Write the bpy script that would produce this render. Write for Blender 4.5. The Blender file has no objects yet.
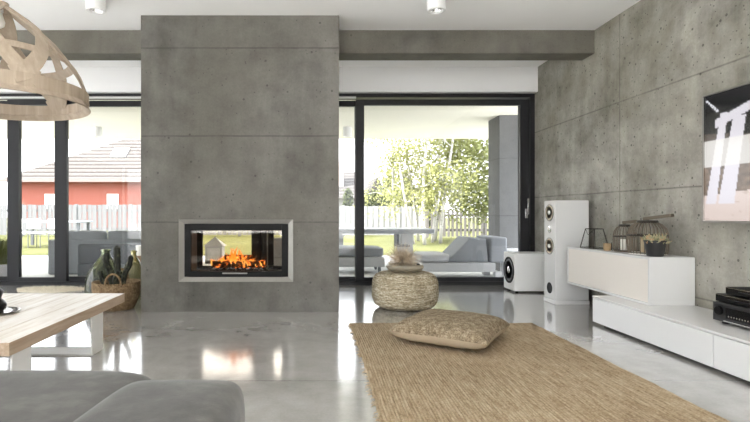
import bpy, math, random
from mathutils import Vector, Matrix, noise
random.seed(7)
S = bpy.context.scene
COL = S.collection
PI = math.pi
F, VX, VY, CZ = 500.0, 312.0, 213.0, 1.0      # focal length in pixels, vanishing point, eye height

def at(px, py, Y):
    """the point at depth Y that the photograph shows at pixel (px, py)"""
    return Vector(((px - VX) * Y / F, Y, CZ - (py - VY) * Y / F))

# ------------------------------------------------------------------ objects
ORG = {}
def tag(o, label=None, cat=None, group=None, kind=None):
    if label: o['label'] = label
    if cat: o['category'] = cat
    if group: o['group'] = group
    if kind: o['kind'] = kind
    return o

def thing(name, label, cat, loc=(0, 0, 0), group=None):
    o = bpy.data.objects.new(name, None)
    COL.objects.link(o)
    o.location = loc
    o.empty_display_size = .05
    ORG[o.name] = Vector(loc)
    return tag(o, label, cat, group)

class MB:
    def __init__(s): s.v, s.f = [], []
    def add(s, vs, fs):
        b = len(s.v)
        s.v += [Vector(v) for v in vs]
        s.f += [tuple(b + i for i in f) for f in fs]
        return s
    def box(s, x0, y0, z0, x1, y1, z1):
        return s.add([(x0,y0,z0),(x1,y0,z0),(x1,y1,z0),(x0,y1,z0),(x0,y0,z1),(x1,y0,z1),(x1,y1,z1),(x0,y1,z1)],
                     [(0,3,2,1),(4,5,6,7),(0,1,5,4),(1,2,6,5),(2,3,7,6),(3,0,4,7)])
    def obox(s, c, size, rot=None):
        a, b, d = [q / 2 for q in size]
        t = MB().box(-a, -b, -d, a, b, d)
        M = rot if rot else Matrix.Identity(3)
        return s.add([Vector(c) + M @ v for v in t.v], t.f)
    def frame(s, axis, p0, p1, a0, b0, a1, b1, w, wb=None, wt=None):
        """rectangular frame; axis is the thin direction ('x' or 'y') from p0 to p1"""
        wb = w if wb is None else wb
        wt = w if wt is None else wt
        for (q0, r0, q1, r1) in ((a0,b0,a0+w,b1),(a1-w,b0,a1,b1),(a0+w,b0,a1-w,b0+wb),(a0+w,b1-wt,a1-w,b1)):
            if axis == 'y': s.box(q0, p0, r0, q1, p1, r1)
            else: s.box(p0, q0, r0, p1, q1, r1)
        return s
    def cyl(s, p0, p1, r0, r1=None, n=16, caps=True):
        r1 = r0 if r1 is None else r1
        p0, p1 = Vector(p0), Vector(p1)
        d = (p1 - p0).normalized()
        u = d.orthogonal().normalized(); w = d.cross(u)
        vs = []
        for p, r in ((p0, r0), (p1, r1)):
            vs += [p + r * (math.cos(2*PI*k/n) * u + math.sin(2*PI*k/n) * w) for k in range(n)]
        fs = [(k, (k+1) % n, n + (k+1) % n, n + k) for k in range(n)]
        if caps: fs += [tuple(reversed(range(n))), tuple(range(n, 2*n))]
        return s.add(vs, fs)
    def tube(s, pts, r, n=8, closed=False):
        pts = [Vector(p) for p in pts]
        rs = r if isinstance(r, (list, tuple)) else [r] * len(pts)
        m = len(pts); vs = []; u = None
        for i, p in enumerate(pts):
            a = pts[(i - 1) % m] if (closed or i > 0) else p
            b = pts[(i + 1) % m] if (closed or i < m - 1) else p
            d = (b - a).normalized()
            u = d.orthogonal().normalized() if u is None else (u - d * u.dot(d)).normalized()
            w = d.cross(u)
            vs += [p + rs[i] * (math.cos(2*PI*k/n) * u + math.sin(2*PI*k/n) * w) for k in range(n)]
        fs = []
        for i in range(m if closed else m - 1):
            j = (i + 1) % m
            fs += [(i*n + k, i*n + (k+1) % n, j*n + (k+1) % n, j*n + k) for k in range(n)]
        if not closed: fs += [tuple(reversed(range(n))), tuple(range((m-1)*n, m*n))]
        return s.add(vs, fs)
    def lathe(s, prof, c=(0, 0, 0), n=32, axis=None, wob=None):
        """prof: list of (radius, height)"""
        c = Vector(c); M = Matrix.Identity(3) if axis is None else Vector((0,0,1)).rotation_difference(Vector(axis)).to_matrix()
        vs = []
        for r, z in prof:
            for k in range(n):
                a = 2*PI*k/n
                rr = r * (wob(a, z) if wob else 1)
                vs.append(c + M @ Vector((rr*math.cos(a), rr*math.sin(a), z)))
        fs = []
        for i in range(len(prof) - 1):
            fs += [(i*n + k, i*n + (k+1) % n, (i+1)*n + (k+1) % n, (i+1)*n + k) for k in range(n)]
        if prof[0][0] > 1e-4: fs.append(tuple(reversed(range(n))))
        if prof[-1][0] > 1e-4: fs.append(tuple(range((len(prof)-1)*n, len(prof)*n)))
        return s.add(vs, fs)
    def grid(s, fn, nu, nv, flip=False):
        vs = [fn(i/nu, j/nv) for i in range(nu+1) for j in range(nv+1)]
        fs = []
        for i in range(nu):
            for j in range(nv):
                q = (i*(nv+1)+j, (i+1)*(nv+1)+j, (i+1)*(nv+1)+j+1, i*(nv+1)+j+1)
                fs.append(q[::-1] if flip else q)
        return s.add(vs, fs)
    def ribbon(s, pts, nrm, w, t, closed=False):
        """flat strip of width w and thickness t along pts; nrm = outward normals"""
        pts = [Vector(p) for p in pts]; m = len(pts); vs = []
        for i, p in enumerate(pts):
            a = pts[(i-1) % m] if (closed or i > 0) else p
            b = pts[(i+1) % m] if (closed or i < m-1) else p
            d = (b - a).normalized(); nn = Vector(nrm[i]); nn = (nn - d*nn.dot(d)).normalized()
            x = d.cross(nn).normalized()
            ww = w[i] if isinstance(w, list) else w
            vs += [p + x*ww/2 + nn*t/2, p - x*ww/2 + nn*t/2, p - x*ww/2 - nn*t/2, p + x*ww/2 - nn*t/2]
        fs = []
        for i in range(m if closed else m-1):
            j = (i+1) % m
            fs += [(i*4+k, i*4+(k+1) % 4, j*4+(k+1) % 4, j*4+k) for k in range(4)]
        if not closed: fs += [(3,2,1,0), tuple((m-1)*4+k for k in range(4))]
        return s.add(vs, fs)
    def build(s, name, mat, parent=None, bevel=0, seg=2, smooth=None, sub=0, fix=True):
        org = ORG[parent.name] if parent else Vector((0, 0, 0))
        me = bpy.data.meshes.new(name)
        me.from_pydata([tuple(v - org) for v in s.v], [], s.f)
        if fix:
            import bmesh
            b = bmesh.new(); b.from_mesh(me)
            bmesh.ops.remove_doubles(b, verts=b.verts, dist=1e-6)
            bmesh.ops.recalc_face_normals(b, faces=b.faces)
            b.to_mesh(me); b.free()
        me.materials.append(mat)
        if smooth is not None:
            me.polygons.foreach_set('use_smooth', [True] * len(me.polygons))
            if smooth < 180: me.set_sharp_from_angle(angle=math.radians(smooth))
        me.update()
        o = bpy.data.objects.new(name, me)
        COL.objects.link(o)
        if parent: o.parent = parent
        ORG[o.name] = org
        if bevel:
            m = o.modifiers.new('bevel', 'BEVEL'); m.width = bevel; m.segments = seg; m.limit_method = 'ANGLE'
            m.harden_normals = False
            me.polygons.foreach_set('use_smooth', [True] * len(me.polygons))
            me.set_sharp_from_angle(angle=math.radians(50))
        if sub:
            m = o.modifiers.new('subsurf', 'SUBSURF'); m.levels = m.render_levels = sub
        return o

def struct(name, mb, mat, **k):
    o = mb.build(name, mat, **k); o['kind'] = 'structure'; return o

def kids(o): return [c for c in bpy.data.objects if c.parent == o]
def copy_tree(o, parent=None):
    c = o.copy(); COL.objects.link(c)
    if parent: c.parent = parent
    for ch in kids(o): copy_tree(ch, c)
    return c

# ------------------------------------------------------------------ materials
class N:
    def __init__(s, name):
        s.m = bpy.data.materials.new(name); s.m.use_nodes = True
        s.t = s.m.node_tree; s.n = s.t.nodes; s.l = s.t.links
        s.b = s.n['Principled BSDF']; s.out = s.n['Material Output']
        s._c = None
    def node(s, ty, **k):
        n = s.n.new(ty)
        for a, v in k.items(): setattr(n, a, v)
        return n
    def put(s, sock, v):
        if hasattr(v, 'is_linked'): s.l.new(v, sock)
        elif isinstance(v, (tuple, list)): sock.default_value = tuple(v) + ((1,) if len(v) == 3 and len(sock.default_value) == 4 else ())
        else: sock.default_value = v
    def set(s, **k):
        for a, v in k.items(): s.put(s.b.inputs[a.replace('_', ' ')], v)
        return s
    @property
    def obj(s):
        if s._c is None: s._c = s.node('ShaderNodeTexCoord').outputs['Object']
        return s._c
    def map(s, scale=(1,1,1), rot=(0,0,0), loc=(0,0,0)):
        n = s.node('ShaderNodeMapping'); s.l.new(s.obj, n.inputs[0])
        n.inputs['Scale'].default_value = scale; n.inputs['Rotation'].default_value = rot; n.inputs['Location'].default_value = loc
        return n.outputs[0]
    def noise(s, scale, detail=4, rough=.55, vec=None, dist=0):
        n = s.node('ShaderNodeTexNoise'); s.l.new(vec or s.obj, n.inputs['Vector'])
        n.inputs['Scale'].default_value = scale; n.inputs['Detail'].default_value = detail; n.inputs['Roughness'].default_value = rough
        n.inputs['Distortion'].default_value = dist
        return n.outputs[0]
    def voro(s, scale, vec=None, feature='F1'):
        n = s.node('ShaderNodeTexVoronoi', feature=feature); s.l.new(vec or s.obj, n.inputs['Vector'])
        n.inputs['Scale'].default_value = scale
        return n
    def wave(s, scale, dirn='X', dist=0, vec=None, dscale=1, detail=2):
        n = s.node('ShaderNodeTexWave', wave_type='BANDS', bands_direction=dirn); s.l.new(vec or s.obj, n.inputs['Vector'])
        n.inputs['Scale'].default_value = scale; n.inputs['Distortion'].default_value = dist
        n.inputs['Detail'].default_value = detail; n.inputs['Detail Scale'].default_value = dscale
        return n.outputs['Fac']
    def ramp(s, fac, stops):
        n = s.node('ShaderNodeValToRGB'); s.put(n.inputs[0], fac)
        e = n.color_ramp.elements
        while len(e) < len(stops): e.new(.5)
        for q, (p, c) in zip(e, stops):
            q.position = p; q.color = (c, c, c, 1) if not isinstance(c, (tuple, list)) else tuple(c) + (1,)
        return n.outputs[0]
    def math(s, op, a, b=0.0, clamp=False):
        n = s.node('ShaderNodeMath', operation=op, use_clamp=clamp); s.put(n.inputs[0], a); s.put(n.inputs[1], b)
        return n.outputs[0]
    def mix(s, fac, a, b, mode='MIX'):
        n = s.node('ShaderNodeMix', data_type='RGBA', blend_type=mode)
        s.put(n.inputs[0], fac); s.put(n.inputs[6], a); s.put(n.inputs[7], b)
        return n.outputs[2]
    def bump(s, h, strength=.3, dist=.01):
        n = s.node('ShaderNodeBump'); s.put(n.inputs['Height'], h)
        n.inputs['Strength'].default_value = strength; n.inputs['Distance'].default_value = dist
        s.l.new(n.outputs[0], s.b.inputs['Normal']); return s

def plain(name, col, rough=.5, metal=0, spec=.5, var=0.06, scale=18, bump=0):
    m = N(name)
    f = m.noise(scale, 4)
    c = m.mix(f, tuple(max(0, x*(1-var)) for x in col), tuple(min(1, x*(1+var)) for x in col))
    m.set(Base_Color=c, Roughness=rough, Metallic=metal)
    m.b.inputs['Specular IOR Level'].default_value = spec
    if bump: m.bump(m.noise(scale*8, 3), bump, .003)
    return m.m

def concrete(name, dark, light, warm, zl=(), yl=(), holes=1.0, rough=.75):
    """board-cast concrete: mottling, tide marks, blow holes, panel joints at heights zl and depths yl"""
    m = N(name)
    big = m.noise(.9, 8, .62, dist=.4)
    mid = m.noise(5, 7, .65)
    streak = m.noise(1, 5, .6, vec=m.map((4.5, 4.5, .45)))
    a = m.math('ADD', m.math('MULTIPLY', big, .55), m.math('MULTIPLY', mid, .25))
    a = m.math('ADD', a, m.math('MULTIPLY', streak, .2))
    c = m.ramp(a, [(.36, dark), (.50, tuple((x+y)/2 for x, y in zip(dark, light))), (.64, light)])
    c = m.mix(m.ramp(m.noise(.55, 5, .6, vec=m.map(loc=(7, 3, 2))), [(.42, 0), (.68, .65)]), c, warm)
    fine = m.noise(60, 3, .6)
    c = m.mix(.18, c, fine, 'OVERLAY')
    # blow holes
    h = None
    for sc, th in ((9, .10), (21, .13)):
        v = m.voro(sc)
        d = m.math('LESS_THAN', v.outputs['Distance'], th)
        pick = m.math('GREATER_THAN', m.node_sep(v.outputs['Color']), .72)
        k = m.math('MULTIPLY', d, pick)
        h = k if h is None else m.math('MAXIMUM', h, k)
    c = m.mix(m.math('MULTIPLY', h, .62*holes), c, tuple(x*.25 for x in dark))
    # joints
    sep = m.node('ShaderNodeSeparateXYZ'); m.l.new(m.obj, sep.inputs[0])
    wob = m.math('MULTIPLY', m.math('SUBTRACT', m.noise(3, 3), .5), .012)
    j = None
    for sock, ls in ((sep.outputs[2], zl), (sep.outputs[1], yl)):
        for q in ls:
            d = m.math('ABSOLUTE', m.math('SUBTRACT', m.math('ADD', sock, wob), q))
            k = m.math('SUBTRACT', 1, m.math('DIVIDE', d, .011), clamp=True)
            j = k if j is None else m.math('MAXIMUM', j, k)
    if j is not None:
        j = m.math('MULTIPLY', j, m.ramp(m.noise(6, 3), [(.3, .45), (.6, 1)]))
        c = m.mix(m.math('MULTIPLY', j, .6), c, tuple(x*.3 for x in dark))
    m.set(Base_Color=c, Roughness=rough)
    m.b.inputs['Specular IOR Level'].default_value = .35
    hh = m.math('SUBTRACT', m.math('MULTIPLY', m.noise(30, 5), .3), h)
    if j is not None: hh = m.math('SUBTRACT', hh, j)
    m.bump(hh, .35, .004)
    return m.m
def _sep(self, colsock):
    n = self.node('ShaderNodeSeparateColor'); self.l.new(colsock, n.inputs[0]); return n.outputs[0]
N.node_sep = _sep

def glassy(name, tint=(1, 1, 1), ior=1.45, rough=0.0, body=0.0, bodycol=(.8, .8, .8), gcol=(1, 1, 1)):
    """thin clear sheet: straight-through transmission plus a Fresnel reflection"""
    m = N(name); m.n.remove(m.b)
    tr = m.node('ShaderNodeBsdfTransparent'); tr.inputs[0].default_value = tuple(tint) + (1,)
    gl = m.node('ShaderNodeBsdfGlossy'); gl.inputs['Roughness'].default_value = rough; gl.inputs[0].default_value = tuple(gcol) + (1,)
    fr = m.node('ShaderNodeFresnel'); fr.inputs[0].default_value = ior
    mx = m.node('ShaderNodeMixShader'); m.l.new(fr.outputs[0], mx.inputs[0]); m.l.new(tr.outputs[0], mx.inputs[1]); m.l.new(gl.outputs[0], mx.inputs[2])
    last = mx
    if body:
        df = m.node('ShaderNodeBsdfDiffuse'); df.inputs[0].default_value = tuple(bodycol) + (1,)
        m2 = m.node('ShaderNodeMixShader'); m2.inputs[0].default_value = body
        m.l.new(mx.outputs[0], m2.inputs[1]); m.l.new(df.outputs[0], m2.inputs[2]); last = m2
    m.l.new(last.outputs[0], m.out.inputs[0])
    return m.m

def emit(name, col, strength):
    m = N(name); m.set(Base_Color=(.02, .02, .02), Roughness=.4)
    m.put(m.b.inputs['Emission Color'], col); m.b.inputs['Emission Strength'].default_value = strength
    return m.m

def wood(name, a, b, scale=1.0, axis='Y', rough=.5, knots=False):
    m = N(name)
    st = {'X': (1.2, 14, 14), 'Y': (14, 1.2, 14), 'Z': (14, 14, 1.2)}[axis]
    v = m.map(tuple(x*scale for x in st))
    f = m.noise(1.6, 6, .6, vec=v, dist=.6)
    c = m.ramp(f, [(.3, a), (.55, tuple((x+y)/2 for x, y in zip(a, b))), (.72, b)])
    g = m.noise(6, 3, .6, vec=v)
    c = m.mix(.12, c, g, 'OVERLAY')
    m.set(Base_Color=c, Roughness=rough); m.bump(g, .12, .003)
    return m, c

def woven(name, a, b, light, sx=90, sz=90, rough=.9, strength=.7):
    m = N(name)
    n1 = m.noise(26, 4, .6); n2 = m.noise(110, 3, .6)
    c = m.ramp(m.math('ADD', m.math('MULTIPLY', n1, .45), m.math('MULTIPLY', n2, .55)), [(.36, a), (.5, b), (.64, light)])
    m.set(Base_Color=c, Roughness=rough)
    m.b.inputs['Specular IOR Level'].default_value = .15
    m.bump(m.math('ADD', m.voro(sx).outputs['Distance'], n2), strength, .006)
    return m.m

M = {}
M['wall'] = concrete('cast_concrete_wall', (.105, .100, .082), (.52, .50, .45), (.225, .207, .15), zl=(.32, 1.215, 2.113), yl=(.02, 2.52, 5.02))
M['chimney'] = concrete('cast_concrete_chimney', (.068, .065, .057), (.215, .207, .189), (.13, .121, .10), zl=(.905, 1.779, 2.67), holes=.8)
M['beam'] = concrete('cast_concrete_beam', (.075, .071, .062), (.20, .19, .165), (.15, .138, .105), zl=(), holes=.6)
M['pillar'] = concrete('smooth_concrete', (.085, .087, .09), (.13, .132, .135), (.105, .105, .105), zl=(1.95, .95), holes=.2)
M['plaster'] = plain('white_plaster', (.90, .90, .895), .9, spec=.2, var=.02, scale=3)
M['header'] = plain('white_painted_header', (.88, .88, .88), .8, spec=.25, var=.015, scale=3)
M['soffit'] = plain('cream_render', (.74, .715, .63), .9, spec=.2, var=.03, scale=5)
def floor_mat():
    m = N('polished_concrete_floor')
    big = m.noise(.8, 8, .62, dist=.5); mid = m.noise(6, 6, .6)
    a = m.math('ADD', m.math('MULTIPLY', big, .6), m.math('MULTIPLY', mid, .4))
    c = m.ramp(a, [(.34, (.29, .28, .265)), (.5, (.385, .374, .358)), (.66, (.46, .45, .432))])
    c = m.mix(.12, c, m.noise(70, 3), 'OVERLAY')
    sep = m.node('ShaderNodeSeparateXYZ'); m.l.new(m.obj, sep.inputs[0])
    j = None
    for sock, ls in ((sep.outputs[0], (-2.05,)), (sep.outputs[1], (2.98, 5.9))):
        for q in ls:
            k = m.math('LESS_THAN', m.math('ABSOLUTE', m.math('SUBTRACT', sock, q)), .0035)
            j = k if j is None else m.math('MAXIMUM', j, k)
    c = m.mix(m.math('MULTIPLY', j, .7), c, (.08, .08, .075))
    m.set(Base_Color=c, Roughness=.17)
    m.b.inputs['Specular IOR Level'].default_value = .8
    m.b.inputs['Coat Weight'].default_value = 1.0; m.b.inputs['Coat Roughness'].default_value = .10
    return m.m
M['floor'] = floor_mat()
M['frame'] = plain('anthracite_aluminium', (.022, .022, .025), .45, spec=.3, var=.05)
M['leaf'] = plain('anthracite_aluminium_leaf', (.026, .0265, .030), .45, spec=.3, var=.05)
M['track'] = plain('pale_aluminium', (.68, .68, .68), .4, var=.03)
M['pane'] = glassy('window_glass', (.97, .975, .975), 1.4)
M['steel'] = plain('brushed_steel', (.29, .278, .255), .42, metal=.3, var=.06, scale=30)
M['black'] = plain('black_metal', (.008, .008, .008), .5, spec=.18, var=.1)
M['gloss_black'] = plain('gloss_black', (.006, .006, .007), .18, spec=.35, var=.1)
M['firebrick'] = plain('sooty_firebrick', (.13, .12, .11), .8, var=.3, scale=9)
M['fireglass'] = glassy('stove_glass', (.93, .90, .86), 1.4)
M['white_lac'] = plain('white_lacquer', (.70, .70, .695), .25, spec=.5, var=.012, scale=4)
M['white_matt'] = plain('white_satin', (.80, .80, .80), .4, spec=.4, var=.015, scale=4)
M['door_white'] = plain('white_door_front', (.72, .722, .725), .3, spec=.5, var=.012, scale=4)
M['white_steel'] = plain('white_powder_coat', (.80, .80, .79), .4, var=.02)
M['grille'] = plain('beige_speaker_cloth', (.74, .70, .65), .9, spec=.1, var=.05, scale=120, bump=.3)
M['cone'] = plain('grey_cone', (.16, .16, .16), .5, var=.1)
M['copper'] = plain('pale_copper_cone', (.70, .58, .42), .4, metal=.4, var=.1)
M['chrome'] = plain('bright_chrome', (.78, .78, .78), .2, metal=1, var=.03)
M['candle'] = plain('white_wax', (.86, .84, .78), .5, var=.03)
M['ply'] = wood('birch_plywood', (.31, .245, .18), (.47, .385, .30), .8, 'Z', .6)[0].m

# ------------------------------------------------------------------ camera
cd = bpy.data.cameras.new('camera'); cam = bpy.data.objects.new('camera', cd); COL.objects.link(cam)
cam.location = (0, 0, CZ); cam.rotation_euler = (PI/2, 0, 0)
cd.sensor_fit = 'HORIZONTAL'; cd.sensor_width = 36; cd.lens = 36 * F / 750
cd.shift_x = (375 - VX) / 750; cd.shift_y = (VY - 211) / 750
cd.clip_start = .05; cd.clip_end = 400
S.camera = cam

# ------------------------------------------------------------------ room shell
XR, XL, YB, YW, ZC = 3.09, -7.0, -4.2, 6.84, 3.0
WZ = 2.655                                   # window head
struct('floor', MB().box(XL, YB, -.12, XR + .25, 7.12, 0), M['floor'])
# added unseen rooflight behind the viewer, lets extra daylight into the room
KX = (-6.5, 2.6); KY = (-3.9, .0)
w = MB().box(XL, KY[1], ZC, XR + .25, 7.12, ZC + .2).box(XL, YB, ZC, XR + .25, KY[0], ZC + .2)
w.box(XL, KY[0], ZC, KX[0], KY[1], ZC + .2).box(KX[1], KY[0], ZC, XR + .25, KY[1], ZC + .2)
struct('ceiling', w, M['plaster'])
w5 = MB().box(KX[0], KY[0], ZC + .02, KX[0] + .08, KY[1], ZC + .12).box(KX[1] - .08, KY[0], ZC + .02, KX[1], KY[1], ZC + .12)
w5.box(KX[0] + .08, KY[0], ZC + .02, KX[1] - .08, KY[0] + .08, ZC + .12).box(KX[0] + .08, KY[1] - .08, ZC + .02, KX[1] - .08, KY[1], ZC + .12)
w5 = struct('added_rooflight', w5, M['white_matt'])
MB().box(KX[0] + .06, KY[0] + .06, ZC + .06, KX[1] - .06, KY[1] - .06, ZC + .07).build('glass_pane', M['pane'], w5)
struct('wall_right', MB().box(XR, YB, -.1, XR + .25, 7.12, ZC), M['wall'])
struct('wall_front', MB().box(XL, YW, WZ + .005, XR, 7.12, ZC), M['header'])
w = MB()
w.box(XL, YB, 2.66, XL + .2, 7.12, ZC); w.box(XL, 6.9, 0, XL + .2, 7.12, 2.66); w.box(XL, YB, 0, XL + .2, YB + .3, 2.66)
struct('wall_left', w, M['header'])
w = MB()
w.box(XL + .2, YB, 2.66, XR, YB + .2, ZC); w.box(1.6, YB, 0, XR, YB + .2, 2.66)
struct('wall_back', w, M['plaster'])
BY0, BY1, BZ = 5.464, 5.72, 2.744
struct('ceiling_beam', MB().box(XL + .2, BY0, BZ, XR, BY1, ZC), M['beam'], bevel=.006)

# chimney block with the see-through opening
CX0, CX1, CY0, CY1 = -1.731, .273, 5.06, 5.62
HX0, HX1, HZ0, HZ1 = -1.33, -.205, .322, .918
w = MB()
w.box(CX0, CY0, 0, HX0, CY1, ZC); w.box(HX1, CY0, 0, CX1, CY1, ZC)
w.box(HX0, CY0, 0, HX1, CY1, HZ0); w.box(HX0, CY0, HZ1, HX1, CY1, ZC)
struct('wall_chimney', w, M['chimney'])

# windows in the front wall
def pane(name, parent, x0, z0, x1, z1, y):
    return MB().box(x0, y - .004, z0, x1, y + .004, z1).build('glass_pane', M['pane'], parent)
FY = 6.93
def front_window(name, x0, x1):
    f = MB().frame('y', FY, FY + .17, x0, 0.0, x1, WZ, .06, .05, .05)
    return struct(name, f, M['frame'])
# left unit: fixed light towards the chimney, sliding leaf towards the corner
LX = lambda px: (px - VX) * FY / F
w1 = front_window('window_1', XL + .22, -.70)
def leaf(parent, x0, x1, y0, wl, wr):
    m = MB()
    z0, z1 = .015, 2.575
    m.box(x0, y0, z0, x0 + wl, y0 + .07, z1); m.box(x1 - wr, y0, z0, x1, y0 + .07, z1)
    m.box(x0 + wl, y0, z0, x1 - wr, y0 + .07, z0 + .09); m.box(x0 + wl, y0, z1 - .075, x1 - wr, y0 + .07, z1)
    o = m.build('sash', M['leaf'], parent, bevel=.004)
    pane('glass_pane', o, x0 + wl - .01, z0 + .08, x1 - wr + .01, z1 - .07, y0 + .035)
    return o
# a slim light strip of the sliding track under the head
MB().box(XL + .3, FY - .012, 2.585, -1.0, FY + .0, 2.612).build('track_cover', M['track'], w1)
leaf(w1, LX(8) - .02, LX(66), FY + .012, .16, .165)
leaf(w1, XL + .29, LX(9.5) + .08, FY + .09, .08, .10)
leaf(w1, LX(56), -.77, FY + .09, .08, .08)
w2 = front_window('window_2', -.69, XR - .002)
MB().box(-.6, FY - .012, 2.585, LX(356), FY, 2.612).build('track_cover', M['track'], w2)
leaf(w2, -.62, LX(360), FY + .09, .08, .06)
lf = leaf(w2, LX(356), XR - .07, FY + .012, .115, .13)
h = MB().box(LX(525.2), FY - .004, .93, LX(527.8), FY + .013, 1.06)
h.cyl((LX(526.5), FY - .004, 1.00), (LX(526.5), FY - .05, 1.00), .010)
h.box(LX(525.8), FY - .062, .98, LX(527.4), FY - .045, 1.20)
h.build('door_handle', M['chrome'], lf, bevel=.003)
# added glazing on the two unseen sides, brings in more daylight
w3 = struct('added_glazing_left', MB().frame('x', XL + .06, XL + .16, YB + .3, 0, 6.9, 2.66, .07), M['frame'])
for y in (-2.2, .1, 2.4, 4.7): MB().box(XL + .07, y - .05, .07, XL + .15, y + .05, 2.59).build('mullion', M['frame'], w3)
MB().box(XL + .105, YB + .35, .05, XL + .113, 6.85, 2.6).build('glass_pane', M['pane'], w3)
w4 = struct('added_glazing_back', MB().frame('y', YB + .06, YB + .16, XL + .2, 0, 1.6, 2.66, .07), M['frame'])
for x in (-4.6, -2.5, -.4): MB().box(x - .05, YB + .07, .07, x + .05, YB + .15, 2.59).build('mullion', M['frame'], w4)
MB().box(XL + .25, YB + .105, .05, 1.55, YB + .113, 2.6).build('glass_pane', M['pane'], w4)

# ------------------------------------------------------------------ fireplace
fp = thing('fireplace', 'double-sided black fireplace with angled steel surround set in the grey concrete chimney', 'fireplace', (-.77, CY0, HZ0))
# steel surround, mitred and sloping inwards
ox0, ox1, oz0, oz1 = -1.346, -.190, .305, .936
ix0, ix1, iz0, iz1 = -1.290, -.247, .356, .886
s = MB()
yo, yi = CY0 - .014, CY0 + .02
O = [(ox0, oz0), (ox1, oz0), (ox1, oz1), (ox0, oz1)]; I = [(ix0, iz0), (ix1, iz0), (ix1, iz1), (ix0, iz1)]
vs = [(x, yo, z) for x, z in O] + [(x, yi, z) for x, z in I] + [(x, CY0 - .001, z) for x, z in O]
s.add(vs, [(k, (k+1) % 4, 4 + (k+1) % 4, 4 + k) for k in range(4)] + [(k, 8 + k, 8 + (k+1) % 4, (k+1) % 4) for k in range(4)])
s.build('surround', M['steel'], fp)
gx0, gx1, gz0, gz1 = -1.225, -.312, .405, .820
dfm = MB().frame('y', CY0 + .012, CY0 + .05, ix0 - .005, iz0 - .003, ix1 + .005, iz1 + .003, .065, .055, .068)
door = dfm.build('door', M['black'], fp, bevel=.004)
MB().box(gx0 - .01, CY0 + .03, gz0 - .01, gx1 + .01, CY0 + .036, gz1 + .01).build('glass_pane', M['fireglass'], door)
hd = MB().box(-.905, CY0 - .012, .384, -.655, CY0 + .0, .397)
hd.box(-.88, CY0 - .0, .386, -.865, CY0 + .014, .395); hd.box(-.695, CY0 - .0, .386, -.68, CY0 + .014, .395)
hd.build('handle', M['steel'], door)
bd = MB().frame('y', CY1 - .05, CY1 - .012, ix0, iz0, ix1, iz1, .065, .055, .065).build('rear_door', M['black'], fp, bevel=.004)
MB().box(gx0 - .01, CY1 - .036, gz0 - .01, gx1 + .01, CY1 - .03, gz1 + .01).build('glass_pane', M['fireglass'], bd)
fb = MB()
fb.box(HX0 + .002, CY0 + .052, HZ0 + .002, HX1 - .002, CY1 - .052, HZ0 + .05)
fb.box(HX0 + .002, CY0 + .052, HZ1 - .05, HX1 - .002, CY1 - .052, HZ1 - .002)
fb.box(HX0 + .002, CY0 + .052, HZ0 + .05, HX0 + .05, CY1 - .052, HZ1 - .05)
fb.box(HX1 - .05, CY0 + .052, HZ0 + .05, HX1 - .002, CY1 - .052, HZ1 - .05)
fb.build('firebox', M['firebrick'], fp)
grx = MB()
for k in range(9):
    x = -1.04 + k * .07; grx.box(x - .006, 5.2, .400, x + .006, 5.48, .418)
grx.box(-1.06, 5.21, .398, -.46, 5.225, .412); grx.box(-1.06, 5.455, .398, -.46, 5.47, .412)
grx.build('grate', M['black'], fp)
# logs, embers and flames
mlog = N('glowing_charred_log')
q = mlog.ramp(mlog.noise(22, 5, .6), [(.40, (.02, .012, .008)), (.52, (.10, .045, .02)), (.62, (.5, .12, .02))])
mlog.set(Base_Color=q, Roughness=.9)
mlog.put(mlog.b.inputs['Emission Color'], mlog.ramp(mlog.noise(22, 5, .6), [(.54, (0, 0, 0)), (.60, (1, .18, .015)), (.70, (1, .55, .12))]))
mlog.b.inputs['Emission Strength'].default_value = .28
LOGG = 'split logs burning in the fireplace'
for k, (x0, y0, z0, x1, y1, z1, r, lab) in enumerate((
        (-1.05, 5.27, .458, -.55, 5.31, .455, .036, 'long charred log lying lowest along the front of the fire grate'),
        (-1.00, 5.41, .458, -.50, 5.38, .458, .037, 'long charred log lying lowest along the rear of the fire grate'),
        (-.93, 5.34, .527, -.60, 5.335, .522, .030, 'short glowing log laid across the top of the two bottom logs'))):
    m = MB(); pts = []; rs = []
    for i in range(11):
        t = i / 10; p = Vector((x0, y0, z0)).lerp(Vector((x1, y1, z1)), t)
        pts.append(p + Vector((0, noise.noise((t*3, k, 0))*.008, noise.noise((t*3, k, 5))*.006))); rs.append(r * (1 + .12*noise.noise((t*5, k, 9))))
    m.tube(pts, rs, 10)
    tag(m.build('log', mlog.m, smooth=60), lab, 'log', LOGG)
em = MB()
for k in range(70):
    x, y = random.uniform(-1.02, -.50), random.uniform(5.22, 5.46)
    r = random.uniform(.008, .018)
    em.lathe([(0, -r*.6), (r, -r*.2), (r*.8, r*.5), (0, r*.7)], (x, y, .4185 + r*.6), 6)
tag(em.build('embers', mlog.m), 'bed of glowing orange embers on the grate under the logs', 'embers', kind='stuff')
mf = N('flame')
mf.n.remove(mf.b)
e = mf.node('ShaderNodeEmission'); tr = mf.node('ShaderNodeBsdfTransparent'); mx = mf.node('ShaderNodeMixShader')
sp = mf.node('ShaderNodeSeparateXYZ'); mf.l.new(mf.obj, sp.inputs[0])
hz = mf.math('DIVIDE', mf.math('SUBTRACT', sp.outputs[2], .42), .25, clamp=True)
mf.l.new(mf.ramp(hz, [(0, (1, .56, .14)), (.4, (1, .26, .03)), (1, (1, .12, .01))]), e.inputs[0]); e.inputs[1].default_value = .30
lw = mf.node('ShaderNodeLayerWeight'); lw.inputs[0].default_value = .4
mf.l.new(mf.math('MULTIPLY', mf.math('SUBTRACT', 1.0, lw.outputs['Facing']), .85), mx.inputs[0])
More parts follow.
